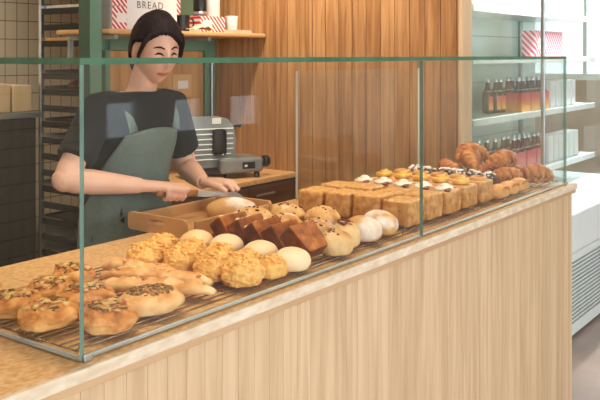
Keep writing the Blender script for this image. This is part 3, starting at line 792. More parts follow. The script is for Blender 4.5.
# brioche cubes
def cube(bm, w, d, h, seed, bev=.008, bulge=.006):
    box(bm, -w / 2, w / 2, -d / 2, d / 2, 0, h, bev, 3)
    bmesh.ops.subdivide_edges(bm, edges=[e for e in bm.edges if e.calc_length() > .03], cuts=5, use_grid_fill=True)
    for v in bm.verts:
        k = 4 * (v.co.z / h) * (1 - v.co.z / h)
        v.co.x *= 1 + .03 * k; v.co.y *= 1 + .03 * k
        v.co += V(noise.noise(v.co * 35 + V(seed, 0, 0)), noise.noise(v.co * 35 + V(0, seed, 0)), .8 * noise.noise(v.co * 40 + V(0, 0, seed))) * .0034
        if v.co.z < 0: v.co.z = 0
    return bm
names4 = ['standing at the front glass', 'second from the glass', 'third from the glass', 'at the back']
for row, (u, n_) in enumerate([(2.395, 4), (2.525, 4)]):
    for k in range(n_):
        v = 1.342 + k * .113
        lb = ['plain brioche cube beside the floury buns, ', 'plain brioche cube in the row before the cream ones, '][row] + names4[k]
        t = thing('brioche_cube', lb, 'brioche', (u, v, ZR), 0, 'plain brioche cubes')
        o = obj('crust', cube(BM(), .106, .1, .082 + .003 * ((k * 2 + row) % 3), 3 * row + k, .010), [M['loaf'], M['loaf_top']], t, True)
        for p in o.data.polygons:
            if p.normal.z > .6: p.material_index = 1
nm5 = ['standing at the front glass', 'second from the glass', 'in the middle of its row', 'fourth from the glass', 'at the back of its row']
def danish(u, v, kind, label, seed, grp):
    t = thing('filled_brioche', label, 'pastry', (u, v, ZR), 0, grp)
    h = .079
    o = obj('crust', cube(BM(), .108, .076, h, seed, .009), [M['loaf'], M['loaf_top']], t, True)
    for p in o.data.polygons:
        if p.normal.z > .6: p.material_index = 1
    if kind == 'cream':
        bm = BM(); ell(bm, (.0, 0, h + .004), (.042, .031, .010), 3, None, 0, lambda n, p: p * (1 + .2 * noise.noise(n * 3 + V(seed, 0, 0))))
        ell(bm, (.004, 0, h + .012), (.02, .017, .010), 3); obj('cream', bm, M['cream'], t, True)
        bm = BM()
        for j in range(3): ell(bm, (-.036 + .012 * j, -.03 + .004 * j, h + .003), (.014, .01, .006), 2)
        obj('jam', bm, M['jam'], t, True)
    elif kind == 'custard':
        bm = BM(); pts = []; rad = []
        for j in range(40):
            s = j / 39; a = s * 4.2 * PI; q = .030 * (1 - s * .85)
            pts.append((q * math.cos(a), q * math.sin(a), h + .006 + .020 * s)); rad.append(.011 * (1 - .55 * s))
        sweep(bm, pts, rad, 10); obj('custard_swirl', bm, M['custard'], t, True)
    else:
        bm = BM(); pts = [(.028 * math.cos(a), .024 * math.sin(a), h + .004) for a in [2 * PI * j / 20 for j in range(20)]]
        sweep(bm, pts, .009, 10); obj('dough_ring', bm, M['roll'], t, True)
    return t
for k in range(5):
    danish(2.655, 1.327 + k * .082, 'cream', 'brioche topped with white cream and jam, ' + nm5[k], 20 + k, 'cream-topped brioches')
for k in range(5):
    danish(2.795, 1.327 + k * .080, 'custard', 'brioche topped with yellow custard swirl, ' + nm5[k], 30 + k, 'custard-topped brioches')
for k in range(5):
    danish(2.935, 1.327 + k * .081, 'ring', 'brown brioche with plain dough ring on top, ' + nm5[k], 40 + k, 'ring-topped brioches')
# turnovers at the front of the far end
TO = [(3.06, 1.30, 'swirled turnover beside the ring-topped brioches at the glass'), (3.165, 1.302, 'middle turnover at the glass before the chocolate puffs'), (3.27, 1.302, 'turnover at the glass nearest the croissants')]
for i, (u, v, lb) in enumerate(TO):
    t = thing('turnover', lb, 'pastry', (u, v, ZR), .0, 'swirled turnovers')
    bm = bunmesh((.052, .040, .030), 120 + i, .06, 2, .6, 4); obj('dough', bm, M['roll'], t, True)
    bm = BM(); pts = [((.036 - .0009 * j) * math.cos(j * .35), -.034 + .006 * abs(math.cos(j * .35)), .027 + (.016 - .0004 * j) * math.sin(j * .35)) for j in range(32)]
    sweep(bm, pts, .0035, 8); obj('swirl', bm, M['croissant'], t, True)
# a second tier board for chocolate puffs
t = thing('serving_board', 'low pine board lifting the chocolate puffs above the rack', 'board', (3.17, 1.52, ZR))
b = BM(); box(b, -.075, .075, -.16, .24, 0, .022, .004, 2); obj('plank', b, M['pinetray'], t)
for k in range(6):
    v = 1.385 + k * .067; u = 3.165 + .012 * ((k * 3) % 2)
    t = thing('chocolate_puff', 'dark chocolate puff with white sugar nibs, ' + ['frontmost of its row', 'second from the front', 'third from the front', 'fourth from the front', 'fifth from the front', 'rearmost of its row'][k], 'pastry', (u, v, ZR + .0222), k, 'chocolate puffs in a row')
    bm = bunmesh((.040, .032, .032), 140 + k, .2, 3, .6, 4, .05, 6)
    q = scatter(BM(), bm, 26, (.030, .026), .0055, 150 + k, 0, .8)
    obj('chocolate', bm, M['choc'], t, True); tag(obj('sugar_nibs', q, M['sugar'], t, True), kind='stuff')

def croissant(u, v, z, rz, L, label, seed, bend=1.0, tilt=0):
    t = thing('croissant', label, 'croissant', (u, v, z), rz, 'croissants at the far end')
    pts = []; rad = []; n_ = 90; R = L * .62 / bend
    for k in range(n_ + 1):
        s = k / n_; a = (s - .5) * L * 1.25 / R
        prof_ = max(.0, math.sin(PI * (s * .94 + .03))) ** .75
        seg_ = abs(s - .5) * 9 + .5; step = 1.12 - .34 * (seg_ % 1)
        r = .036 * (L / .13) * prof_ * step + .002
        pts.append((R * math.sin(a), R * (math.cos(a) - 1) + .012, r * .9 if not tilt else r * .9 + .004)); rad.append((r * .92, r))
    bm = sweep(BM(), pts, rad, 20)
    for w in bm.verts: w.co += V(0, 0, 1) * .002 * noise.noise(w.co * 50 + V(seed, 0, 0))
    lo = min(w.co.z for w in bm.verts)
    for w in bm.verts: w.co.z -= lo
    obj('dough', bm, M['croissant'], t, True)
CR = [(3.50, 1.725, 0, .9, .12, 'small dark croissant at back of the pile beside partition'),
      (3.33, 1.60, 0, .35, .13, 'croissant at the base of the pile behind the chocolate puffs'),
      (3.37, 1.515, 0, 2.6, .13, 'croissant under the two stacked at middle of the pile'),
      (3.50, 1.58, 0, .2, .13, 'croissant hidden in the base row near the end glass'),
      (3.53, 1.45, 0, 2.0, .12, 'croissant near the end glass behind the front pair'),
      (3.375, 1.40, 0, 2.4, .13, 'curled croissant just left of the frontmost one'),
      (3.485, 1.315, 0, 2.2, .14, 'large ridged croissant frontmost at the right glass corner'),
      (3.36, 1.545, .058, .3, .15, 'biggest croissant on top of the pile at left'),
      (3.42, 1.435, .058, 2.75, .14, 'croissant on top of the pile at right'),
      (3.47, 1.60, .066, -.5, .15, 'long slim croissant topmost at back of the pile')]
for i, (u, v, dz, rz, L, lb) in enumerate(CR):
    croissant(u, v, ZR + dz, rz, L, lb, i, .8)

# ------------------------------------------------------------------ tray, bread, knife
t = thing('wooden_tray', 'pale wooden tray with handle holes holding the cut loaf', 'tray', (2.07, 1.925, CT))
b = BM(); box(b, -.2, .2, -.115, .115, .0005, .010, .002, 1); obj('tray_base', b, M['pinetray'], t)
def endwall(x):
    bm = BM(); out = []; inn = []
    for (px, pz, cx, cz) in ():
        pass
    def rr(hw, z0, z1, r):
        pts = []
        for (sx, zz, a0) in ((1, z1 - r, 0), (-1, z1 - r, 90), (-1, z0 + r, 180), (1, z0 + r, 270)):
            for j in range(5):
                a = math.radians(a0 + j * 22.5); pts.append((sx * (hw - r) + r * math.cos(a), zz + r * math.sin(a)))
        return pts
    o_ = rr(.128, .0, .056, .014); i_ = rr(.038, .024, .042, .009)
    rings = []
    for xx in (x - .006, x + .006):
        rings.append(([bm.verts.new((xx, y, z)) for y, z in o_], [bm.verts.new((xx, y, z)) for y, z in i_]))
    n_ = len(o_)
    for (A, B_) in rings:
        for k in range(n_): bm.faces.new((A[k], A[(k + 1) % n_], B_[(k + 1) % n_], B_[k]))
    for j in (0, 1):
        for k in range(n_): bm.faces.new((rings[0][j][k], rings[0][j][(k + 1) % n_], rings[1][j][(k + 1) % n_], rings[1][j][k]))
    return bm
obj('end_wall', endwall(-.208), M['pinetray'], t); obj('end_wall', endwall(.208), M['pinetray'], t)
b = BM(); box(b, -.20, .20, .116, .127, .0005, .046, .004, 2); obj('side_wall', b, M['pinetray'], t)
b = BM(); box(b, -.165, .20, -.127, -.116, .0005, .046, .004, 2); obj('side_wall', b, M['pinetray'], t)
t = thing('cut_loaf', 'oval loaf with pale floury crust being cut in the wooden tray', 'bread', (2.165, 1.880, CT + .0105), -.75)
obj('crust', bunmesh((.086, .046, .040), 200, .05, 1.6, .6, 4), M['dusted'], t, True)

# ------------------------------------------------------------------ the worker
pr = thing('person', 'person in black T-shirt and grey-green apron cutting bread behind counter', 'person', (2.05, 2.27, 0))
PO = V(2.05, 2.27, 0)
def L_(p): return Vector(p) - PO
RINGS = [(.80, 2.05, 2.285, .170, .112), (.95, 2.05, 2.28, .160, .108), (1.05, 2.045, 2.265, .132, .095), (1.13, 2.042, 2.25, .136, .100),
         (1.20, 2.04, 2.235, .146, .112), (1.27, 2.037, 2.222, .154, .105), (1.32, 2.035, 2.21, .155, .088), (1.355, 2.033, 2.20, .125, .07), (1.385, 2.033, 2.192, .075, .06)]
def ring(z):
    if z <= RINGS[0][0]: return RINGS[0][1:]
    for a, c in zip(RINGS, RINGS[1:]):
        if z <= c[0]:
            k = (z - a[0]) / (c[0] - a[0]); k = k * k * (3 - 2 * k) if 0 else k
            return tuple(a[i] + (c[i] - a[i]) * k for i in range(1, 5))
    return RINGS[-1][1:]
def torso(bm, ex, zlo=.78, zhi=1.385, seg=36, n_=26):
    rs = []
    for j in range(n_ + 1):
        z = zlo + (zhi - zlo) * j / n_; cx, cy, rx, ry = ring(z)
        rs.append([bm.verts.new(L_((cx + (rx + ex) * math.cos(2 * PI * k / seg), cy + (ry + ex) * math.sin(2 * PI * k / seg), z))) for k in range(seg)])
    for a, c in zip(rs, rs[1:]):
        for k in range(seg): bm.faces.new((a[k], a[(k + 1) % seg], c[(k + 1) % seg], c[k]))
    bm.faces.new(rs[0]); bm.faces.new(rs[-1])
SHR, ELR, WRR = V(1.868, 2.205, 1.325), V(1.70, 2.175, 1.115), V(1.905, 2.045, 1.083)
SHL, ELL_, WRL = V(2.205, 2.205, 1.325), V(2.315, 2.235, 1.085), V(2.192, 2.035, 1.058)
def arm(bm, s, e, w):
    P = [s + V(.0, 0, .0), s.lerp(e, .3), s.lerp(e, .65), e.lerp(s, .1), e, e.lerp(w, .12), e.lerp(w, .35), e.lerp(w, .7), w]
    sweep(bm, [L_(p) for p in P], [.050, .046, .042, .040, .040, .041, .041, .033, .0255], 16)
    ell(bm, L_(e), (.040, .040, .040), 2); ell(bm, L_(s), (.054, .054, .054), 2)
# head frame
HC = V(2.036, 2.112, 1.527)
hf = V(-.28, -.90, -.30).normalized(); hs = V(0, 0, 1).cross(hf).normalized() * -1; hu = hs.cross(hf); hu = hu if hu.z > 0 else -hu
HR = Matrix((hs, hf, hu)).transposed()      # columns: side, forward, up
def headfn(n, p):
    x, y, z = n
    if z < 0: p.x *= 1 - .30 * abs(z) ** 1.6; 
    if z < 0 and y < 0: p.y *= 1 - .35 * abs(z) ** 1.2
    if y > 0:
        g = lambda cx, cz, sx, sz: math.exp(-((x - cx) / sx) ** 2 - ((z - cz) / sz) ** 2)
        p.y += .021 * g(0, -.20, .12, .16) + .012 * g(0, .05, .10, .20) - .009 * (g(.36, .12, .17, .13) + g(-.36, .12, .17, .13))
        p.y += .007 * g(0, -.52, .22, .09) + .010 * g(0, -.85, .25, .15) + .004 * (g(.4, -.2, .2, .2) + g(-.4, -.2, .2, .2))
    return p
bm = BM()
torso(bm, 0)
sweep(bm, [L_((2.033, 2.195, 1.34)), L_((2.034, 2.175, 1.40)), L_((2.035, 2.150, 1.47))], [.056, .049, .047], 20)
ell(bm, L_(HC), (.074, .093, .116), 5, HR, 0, headfn)
for s in (-1, 1): ell(bm, L_(HC + HR @ V(s * .074, -.008, -.005)), (.010, .018, .030), 3, HR)
arm(bm, SHR, ELR, WRR); arm(bm, SHL, ELL_, WRL)
for s in (-1, 1):  # legs
    sweep(bm, [L_((2.05 + s * .085, 2.29, .86)), L_((2.05 + s * .085, 2.285, .48)), L_((2.05 + s * .085, 2.30, .08))], [.085, .058, .038], 16)
# right hand round the knife handle
ka = V(.95, -.26, -.10).normalized(); hcn = V(1.995, 1.990, 1.052)
e2 = V(0, 0, 1).cross(ka).normalized() * -1      # towards the viewer side
if e2.y > 0: e2 = -e2
e1 = ka.cross(e2); e1 = e1 if e1.z > 0 else -e1
def hp(c, R_, th): th = math.radians(th); return c + e1 * R_ * math.cos(th) + e2 * R_ * math.sin(th)
palm = hcn - ka * .005 + e1 * .018 - e2 * .012
sweep(bm, [L_(WRR), L_(WRR.lerp(palm, .45)), L_(palm), L_(palm + ka * .038 + e2 * .008)], [(.021, .027), (.020, .034), (.018, .040), (.013, .034)], 16, up=e1)
for k, ln in enumerate((.95, 1.05, 1.0, .85)):
    c = hcn + ka * (.034 - .0205 * k)
    th = [-35, 10, 60, 110, 160, 160 + 55 * ln]
    rr_ = [.026, .027, .025, .0235, .022, .021]
    sweep(bm, [L_(hp(c, R_, a)) for a, R_ in zip(th, rr_)], [.0098, .0098, .0093, .0088, .0082, .0068], 10)
tb = [WRR + (palm - WRR) * .5 + e2 * .018, hcn - ka * .005 + e2 * .027 + e1 * .016, hcn + ka * .028 + e2 * .026 + e1 * .012, hcn + ka * .056 + e2 * .014 + e1 * .015]
sweep(bm, [L_(p) for p in tb], [.014, .0125, .011, .008], 10)
# left hand resting on the loaf
kn = V(2.212, 1.962, 1.064); sd = V(.86, .42, -.05).normalized()
fw = (kn - WRL).normalized()
sweep(bm, [L_(WRL), L_(WRL.lerp(kn, .4)), L_(WRL.lerp(kn, .8)), L_(kn + fw * .012)], [(.020, .026), (.019, .036), (.017, .041), (.011, .037)], 16, up=V(0, 0, 1))
for k, (off, ln) in enumerate(((-.031, .9), (-.0105, 1.05), (.0105, 1.0), (.031, .82))):
    p0 = kn + sd * off; f2 = (fw + sd * off * 3).normalized(); f2.z = 0; f2.normalize()
    p = [p0 - fw * .01, p0 + f2 * .022 * ln + V(0, 0, .002), p0 + f2 * .044 * ln + V(0, 0, -.008), p0 + f2 * .062 * ln + V(0, 0, -.026)]
    sweep(bm, [L_(q) for q in p], [.0098, .0095, .0086, .0066], 10)
p = [WRL.lerp(kn, .3) - sd * .026, WRL.lerp(kn, .7) - sd * .047 + V(0, 0, -.006), kn - sd * .058 + fw * .014 + V(0, 0, -.016), kn - sd * .058 + fw * .036 + V(0, 0, -.028)]
sweep(bm, [L_(q) for q in p], [.014, .0125, .011, .008], 10)
bm = remeshed(bm, .0042, 2)
body = obj('body', bm, [M['skin'], M['lip']], pr, True)
HI = HR.transposed()
for p in body.data.polygons:
    q = HI @ (p.center + PO - HC)
    if q.y > .07 and abs(q.x) < .023 and abs(q.z + .060) < .008 * (1 - (q.x / .026) ** 2): p.material_index = 1
def onface(x, z, lift=.0):
    best = None
    for v in body.data.vertices:
        q = HI @ (v.co + PO - HC)
        if q.y > .03:
            d = (q.x - x) ** 2 + (q.z - z) ** 2
            if best is None or d < best[0]: best = (d, q.y)
    return L_(HC + HR @ V(x, best[1] + lift, z))
for s in (-1, 1):
    b = BM(); pts = [onface(s * x, z, .001) for x, z in ((.014, .008), (.022, .0125), (.031, .0125), (.041, .007))]
    sweep(b, pts, [.0015, .0034, .0034, .0012], 8); obj('eye', b, M['hair'], pr, True)
    b = BM(); pts = [onface(s * x, z, .0005) for x, z in ((.012, .030), (.024, .035), (.036, .034), (.046, .028))]
    sweep(b, pts, [.0022, .0032, .0028, .0012], 8); obj('eyebrow', b, M['hair'], pr, True)
# hair
def hairfn(n, p):
    x, y, z = n
    line = .60 - .55 * max(0, abs(x - .12) - .12) ** 1.3 + .03 * noise.noise(V(x * 16, 0, 0))   # hairline, parted off-centre
    k = 1.11 + .015 * noise.noise(V(x * 22, y * 5, z * 3)) + .03 * noise.noise(n * 2.5)
    if z > .2: k += .03
    inface = (y > -.05 and z < line) or z < -.62 or (y > -.32 and z < -.18)
    if inface: k = .80
    return p * k
b = ell(BM(), L_(HC + HR @ V(0, -.004, .004)), (.078, .097, .119), 6, HR, 0, hairfn)
hr = obj('hair', b, M['hair'], pr, True)
b = BM(); P = [HC + HR @ V(*q) for q in ((0, -.095, .02), (0, -.125, .01), (.0, -.13, -.04), (.005, -.115, -.10), (.0, -.10, -.14))]
sweep(b, [L_(q) for q in P], [.025, .032, .03, .022, .006], 14); obj('ponytail', b, M['hair'], hr, True)
for s in (-1, 1):
    b = BM(); P = [HC + HR @ V(*q) for q in ((s * .050, .060, .075), (s * .070, .046, .04), (s * .078, .034, -.005), (s * .076, .030, -.04))]
    sweep(b, [L_(q) for q in P], [(.008, .014), (.007, .013), (.005, .010), (.002, .003)], 10); obj('side_lock', b, M['hair'], hr, True)
# shirt
b = BM(); torso(b, .020, .86, 1.385)
for s, e in ((SHR, ELR), (SHL, ELL_)):
    sweep(b, [L_(s.lerp(V(2.035, 2.2, 1.34), .35)), L_(s), L_(s.lerp(e, .35)), L_(s.lerp(e, .72))], [.060, .066, .064, .066], 18)
b = remeshed(b, .007, 12)
for v in b.verts: v.co += v.normal * .004 * noise.noise(v.co * 14)
obj('t_shirt', b, M['shirt'], pr, True)
# apron
b = BM(); cols = 30; rows = 34; ga = []; gb = []
for j in range(rows + 1):
    z = .50 + (1.262 - .50) * j / rows
    cx, cy, rx, ry = ring(max(z, .82))
    ha = math.radians(38 + 42 * min(1, (1.262 - z) / .16) + 22 * min(1, max(0, (1.10 - z) / .15)))
    A = []; B_ = []
    for k in range(cols + 1):
        a = -PI / 2 + ha * (2 * k / cols - 1)
        fold = .006 * math.sin(a * 9 + z * 6) * min(1, max(0, (1.2 - z) / .25))
        flare = .03 * max(0, .85 - z)
        for (lst, ex) in ((A, .026), (B_, .021)):
            lst.append(b.verts.new(L_((cx + (rx + ex + fold + flare) * math.cos(a), cy + (ry + ex + fold + flare) * math.sin(a), z - .02 * (2 * k / cols - 1) ** 2 * (j == rows)))))
    ga.append(A); gb.append(B_)
for G in (ga, gb):
    for j in range(rows):
        for k in range(cols): b.faces.new((G[j][k], G[j][k + 1], G[j + 1][k + 1], G[j + 1][k]))
for j in range(rows):
    for k in (0, cols): b.faces.new((ga[j][k], ga[j + 1][k], gb[j + 1][k], gb[j][k]))
for k in range(cols):
    for j in (0, rows): b.faces.new((ga[j][k], ga[j][k + 1], gb[j][k + 1], gb[j][k]))
ap = obj('apron', b, M['apron'], pr, True)
for s in (-1, 1):
    b = BM(); P = [(2.037 + s * .098, 2.113, 1.25), (2.036 + s * .105, 2.122, 1.30), (2.035 + s * .103, 2.155, 1.358), (2.034 + s * .098, 2.205, 1.385), (2.034 + s * .085, 2.255, 1.355), (2.035 + s * .05, 2.312, 1.28), (2.036 - s * .03, 2.352, 1.15)]
    sweep(b, [L_(q) for q in P], (.003, .019) if 0 else [(.004, .019)] * 7, 10, up=V(0, -1, 0)); obj('strap', b, M['apron'], ap, True)
b = BM(); P = []
for k in range(41):
    a = 2 * PI * k / 40 - PI / 2; cx, cy, rx, ry = ring(1.05); P.append(L_((cx + (rx + .034) * math.cos(a), cy + (ry + .034) * math.sin(a), 1.045)))
sweep(b, P, [(.012, .003)] * 41, 8, up=V(0, 0, 1)); obj('waist_tie', b, M['apron'], ap, True)
b = BM()
for s in (-1, 1):
    sweep(b, [L_((2.05 + s * .080, 2.285, .93)), L_((2.05 + s * .085, 2.285, .80)), L_((2.05 + s * .085, 2.285, .48)), L_((2.05 + s * .085, 2.30, .06))], [.098, .098, .075, .062], 18)
obj('trousers', b, M['trouser'], pr, True)
for s in (-1, 1):
    b = BM(); ell(b, L_((2.05 + s * .09, 2.245, .045)), (.045, .125, .05), 3, None, 0, lambda n, p: V(p.x, p.y, max(p.z, -.044))); obj('shoe', b, M['blackp'], pr, True)
# knife in the right hand
t = thing('knife', 'wooden-handled bread knife held over the loaf', 'knife', (0, 0, 0))
b = BM(); sweep(b, [hcn - ka * .06, hcn - ka * .04, hcn + ka * .03, hcn + ka * .095], [(.010, .007), (.013, .0095), (.012, .009), (.011, .008)], 14, up=V(0, 0, 1)); obj('handle', b, M['knifewood'], t, True)
b = BM(); k0 = hcn + ka * .0955; dn = V(0, 0, -1)
A = [k0 + V(0, 0, .009), k0 + ka * .16 + V(0, 0, .004), k0 + ka * .19 + V(0, 0, -.012), k0 + ka * .15 + V(0, 0, -.017), k0 + V(0, 0, -.012)]
f_ = [b.verts.new(p + e2 * .0008) for p in A]; g_ = [b.verts.new(p - e2 * .0008) for p in A]
b.faces.new(f_); b.faces.new(g_)
for k in range(5): b.faces.new((f_[k], f_[(k + 1) % 5], g_[(k + 1) % 5], g_[k]))
obj('blade', b, M['steel'], t)

# ------------------------------------------------------------------ open fridge at right
FU0, FU1, FV0, FV1 = 4.0, 6.05, 1.46, 2.32
fr = thing('display_fridge', 'pale open-front display fridge with glass end and grilled base', 'fridge', (0, 0, 0))
b = BM(); box(b, FU0, FU1, FV1 - .04, FV1, .0, 2.2, .003, 1); obj('back_panel', b, M['fridgewhite'], fr)
b = BM(); box(b, FU0, FU1, FV0, FV1 - .041, .46, .67, .01, 2); obj('deck', b, M['white'], fr)
b = BM(); box(b, FU0 + .01, FU1 - .01, FV0 + .01, FV1 - .041, .02, .452, .005, 1); gb_ = obj('base_housing', b, M['white'], fr)
b = BM()
for r_ in range(16):
    for c_ in range(70):
        u = FU0 + .08 + c_ * .0272; z = .09 + r_ * .021
        box(b, u, u + .014, FV0 + .004, FV0 + .0098, z, z + .008)
tag(obj('vent_slots', b, M['greyup'], gb_), kind='stuff')
b = BM(); box(b, FU0 + .12, FU0 + .15, FV0 - .004, FV0 - .0003, .585, .615, .001, 1); obj('emblem', b, M['greyup'], fr)
b = BM(); box(b, FU0, FU1, FV0 + .1, FV1 - .041, 2.05, 2.2, .01, 2); obj('canopy', b, M['white'], fr)
for u in (FU0, FU1 - .008):
    b = BM(); box(b, u, u + .008, FV0 + .02, FV1 - .042, .672, 2.048); obj('end_glass', b, M['fglass'], fr)
    b = BM(); box(b, u - .004, u + .014, FV0 + .001, FV0 + .0195, .672, 2.048, .002, 1); obj('edge_trim', b, M['steel'], fr)
SH = [(.82, 1.84), (1.17, 1.84), (1.495, 1.84), (1.77, 1.84)]
for z, v0 in SH:
    b = BM(); box(b, FU0 + .012, FU1 - .012, v0 + .012, FV1 - .045, z - .02, z, .002, 1); s_ = obj('shelf', b, M['white'], fr)
    b = BM(); box(b, FU0 + .012, FU1 - .012, v0, v0 + .0115, z - .032, z + .004, .002, 1); obj('price_rail', b, M['white'], s_)
for u in (4.1, 5.72):
    b = BM(); box(b, u, u + .05, FV1 - .056, FV1 - .0405, .68, 2.04); u_ = obj('upright', b, M['greyup'], fr)
b = BM()
for z in (.98, 1.33, 1.63):
    for k in range(70):
        u = FU0 + .04 + k * .028
        box(b, u, u + .012, FV1 - .0425, FV1 - .0405, z, z + .007)
tag(obj('back_slots', b, M['greyup'], fr), kind='stuff')

bot_prof = [(0, 0), (.029, 0), (.031, .004), (.031, .105), (.027, .125), (.014, .150), (.0125, .18), (0, .18)]
def bottle_proto(label, group):
    t = thing('bottle', label, 'bottle', (0, 0, 0), 0, group)
    obj('bottle_body', lathe(BM(), bot_prof, 20), M['bottle'], t, True, sharp=50)
    obj('cap', lathe(BM(), [(0, .1802), (.0145, .1802), (.0145, .197), (.012, .2), (0, .2)], 16), M['cap'], t, True, sharp=40)
    bm = BM()
    for k in range(8):
        a = -PI + k * PI / 8
        a2 = a + PI / 8
        z0 = .125 + .006 * (k % 2); r0 = .0275; z1 = .125 + .006 * ((k + 1) % 2)
        sweep(bm, [(r0 * math.cos(a), r0 * math.sin(a), z0), (r0 * math.cos(a2), r0 * math.sin(a2), z1)], .0022, 6)
    obj('wave_mark', bm, M['cap'], t, True)
    return t
def label_on(t, m, z0=.02, z1=.1):
    bm = BM(); n_ = 10; rows = []
    for r_, z in ((.0312, z0), (.0320, z0), (.0320, z1), (.0312, z1)):
        rows.append([bm.verts.new((r_ * math.cos(a), r_ * math.sin(a), z)) for a in [-2.5 + 1.25 * k / n_ for k in range(n_ + 1)]])
    for j in range(4):
        for k in range(n_): bm.faces.new((rows[j][k], rows[j][k + 1], rows[(j + 1) % 4][k + 1], rows[(j + 1) % 4][k]))
    for k in (0, n_): bm.faces.new([r_[k] for r_ in rows])
    obj('label', bm, m, t)
pr_o = None
G1, G2 = 'dark bottles on the upper fridge shelf', 'dark bottles on the lower fridge shelf'
def place_bottles(zsh, m, G, loose, packs, where, cname):
    proto = bottle_proto('', G); label_on(proto, m); used = False
    for (u, v, lb) in loose:
        if not used: proto.location = (u, v, zsh + .0005); proto['label'] = lb; used = True
        else: dup(proto, (u, v, zsh + .0005), lb, G)
    proto2 = None
    for (u, v, pl_) in packs:
        t = thing('bottle_carrier', pl_, 'carrier', (u, v, zsh + .0005), 0, cname)
        bm = BM(); w, d, h = .068, .068, .112
        box(bm, -w, w, -d, d, 0, .003); box(bm, -w, w, -d, -d + .0015, .003, h); box(bm, -w, w, d - .0015, d, .003, h)
        box(bm, -w, -w + .0015, -d + .0015, d - .0015, .003, h); box(bm, w - .0015, w, -d + .0015, d - .0015, .003, h)
        obj('carrier_sleeve', bm, m, t)
        for x in (-.033, .033):
            for y in (-.033, .033):
                lb = 'dark bottle, %s of the %s' % (('front' if y < 0 else 'rear') + (' left' if x < 0 else ' right'), pl_)
                if proto2 is None:
                    proto2 = bottle_proto(lb, G); proto2.location = (u + x, v + y, zsh + .0038)
                else: dup(proto2, (u + x, v + y, zsh + .0038), lb, G)
place_bottles(1.17, M['orange'], G1, [(4.60, 2.02, 'dark bottle with orange label, leftmost on upper fridge shelf'), (4.67, 2.0, 'dark bottle with orange label, second on upper fridge shelf'), (4.74, 2.0, 'dark bottle next to the first orange carrier')],
              [(4.87, 1.96, 'left orange bottle carrier on upper fridge shelf'), (5.03, 1.96, 'middle orange bottle carrier on upper fridge shelf'), (5.19, 1.96, 'right orange bottle carrier on upper fridge shelf')], 'upper', 'orange bottle carriers')
place_bottles(.82, M['pink'], G2, [(4.52, 2.04, 'dark bottle with pink label, leftmost on lower fridge shelf'), (4.59, 2.02, 'dark bottle with pink label, second on lower fridge shelf'), (4.66, 2.0, 'dark bottle next to the first pink carrier')],
              [(4.80, 1.96, 'left pink bottle carrier on lower fridge shelf'), (4.96, 1.96, 'middle pink bottle carrier on lower fridge shelf'), (5.12, 1.96, 'right pink bottle carrier on lower fridge shelf')], 'lower', 'pink bottle carriers')
od = ['first', 'second', 'third', 'fourth', 'fifth', 'sixth']
for k in range(5):
    carton('milk_carton', 'white carton on upper shelf, %s to the right of the orange carriers' % od[k], 'carton', 5.32 + k * .1, 5.40 + k * .1, 1.90, 1.98, 1.1705, 1.1705 + .17, M['carton'], (.2, .8, .3, .7), None, 'white cartons in the fridge')
for k in range(6):
    carton('milk_carton', 'white carton on lower shelf, %s to the right of the pink carriers' % od[k], 'carton', 5.28 + k * .1, 5.36 + k * .1, 1.90, 1.98, .8205, .8205 + .17, M['carton'], (.2, .8, .3, .7), None, 'white cartons in the fridge')
carton('gift_box', 'wide pink-striped box with white label on middle fridge shelf', 'box', 5.0, 5.48, 1.88, 1.97, 1.4955, 1.4955 + .165, M['pinkstripe'], (.06, .36, .3, .7))
carton('card_box', 'mint card box at right end of top fridge shelf', 'box', 5.66, 5.98, 1.9, 2.1, 1.7705, 1.95, M['mint'])
carton('card_box', 'white card box with label on top fridge shelf', 'box', 5.24, 5.62, 1.9, 2.1, 1.7705, 1.93, M['paper'], (.2, .8, .3, .5))
carton('card_box', 'cream card box at left end of top fridge shelf', 'box', 4.55, 5.1, 1.9, 2.1, 1.7705, 1.92, M['sugar'])

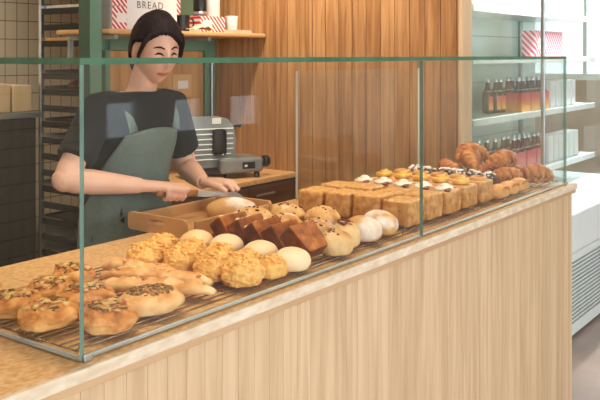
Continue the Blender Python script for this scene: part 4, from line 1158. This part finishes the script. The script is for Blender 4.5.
# ------------------------------------------------------------------ light
W = bpy.data.worlds.new('World'); SC.world = W; W.use_nodes = True
bg = W.node_tree.nodes['Background']; bg.inputs[0].default_value = (.86, .93, 1, 1); bg.inputs[1].default_value = 1.5
def area(name, loc, tgt, sx, sy, power, col):
    l = bpy.data.lights.new(name, 'AREA'); l.shape = 'RECTANGLE'; l.size = sx; l.size_y = sy; l.energy = power; l.color = col
    o = bpy.data.objects.new(name, l); COL.objects.link(o); o.location = loc
    o.rotation_euler = (Vector(tgt) - Vector(loc)).to_track_quat('-Z', 'Y').to_euler(); return o
area('daylight_front_left', (-.75, V0 - .3, 1.6), (-.4, 0, 1.2), 3.3, 2.4, 150, (.95, .97, 1))
area('daylight_front', (2.7, V0 - .3, 1.6), (2.7, 0, 1.1), 3.2, 2.4, 70, (.95, .97, 1))
area('fridge_fill', (5.0, 1.75, 2.03), (5.0, 2.0, .9), 1.9, .06, 22, (.95, 1, .98))  # fill light added under the canopy to brighten the fridge interior
area('daylight_right', (U1 + .4, 2.7, 2.0), (4.0, 1.6, 1.2), 3.0, 1.5, 80, (.93, .97, 1))
def spot(loc, tgt, power, col, ang=70, blend=.8, size=.08):
    l = bpy.data.lights.new('ceiling_and_fill_spot', 'SPOT'); l.energy = power; l.color = col; l.spot_size = math.radians(ang); l.spot_blend = blend; l.shadow_soft_size = size
    o = bpy.data.objects.new('ceiling_and_fill_spot', l); COL.objects.link(o); o.location = loc
    o.rotation_euler = (Vector(tgt) - Vector(loc)).to_track_quat('-Z', 'Y').to_euler()
warm = (1, .80, .56)
for u in (1.1, 1.9, 2.7, 3.4): spot((u, 1.65, 2.9), (u, 1.55, .95), 64, warm, 55)
spot((3.0, 2.45, 2.9), (3.7, 2.6, 1.3), 130, warm, 80)  # added fill spot that warms and brightens the plank partition
spot((1.6, 2.9, 2.9), (1.9, 3.4, .8), 40, warm, 100)  # added fill spot to lift the dark kitchen behind the worker
spot((1.5, 3.5, 2.9), (1.9, 4.6, 1.5), 110, (1, .88, .7), 95)  # added fill spot aimed at the tiled wall to brighten it

# ------------------------------------------------------------------ camera
cd = bpy.data.cameras.new('camera'); cam = bpy.data.objects.new('camera', cd); COL.objects.link(cam)
cam.location = (0, 0, 1.51); cam.rotation_euler = (PI / 2, 0, -math.atan2(.806, .592))
cd.sensor_width = 36; cd.lens = 36 * 840 / 600; cd.shift_y = -145 / 600; cd.clip_start = .05
SC.camera = cam
SC.view_settings.view_transform = 'Standard'; SC.view_settings.look = 'None'; SC.view_settings.gamma = 1
SC.view_settings.exposure = 0.3
cy = SC.cycles
cy.max_bounces = 10; cy.transparent_max_bounces = 40; cy.diffuse_bounces = 5; cy.use_denoising = True; cy.caustics_reflective = False; cy.caustics_refractive = False
cy.sample_clamp_indirect = 6
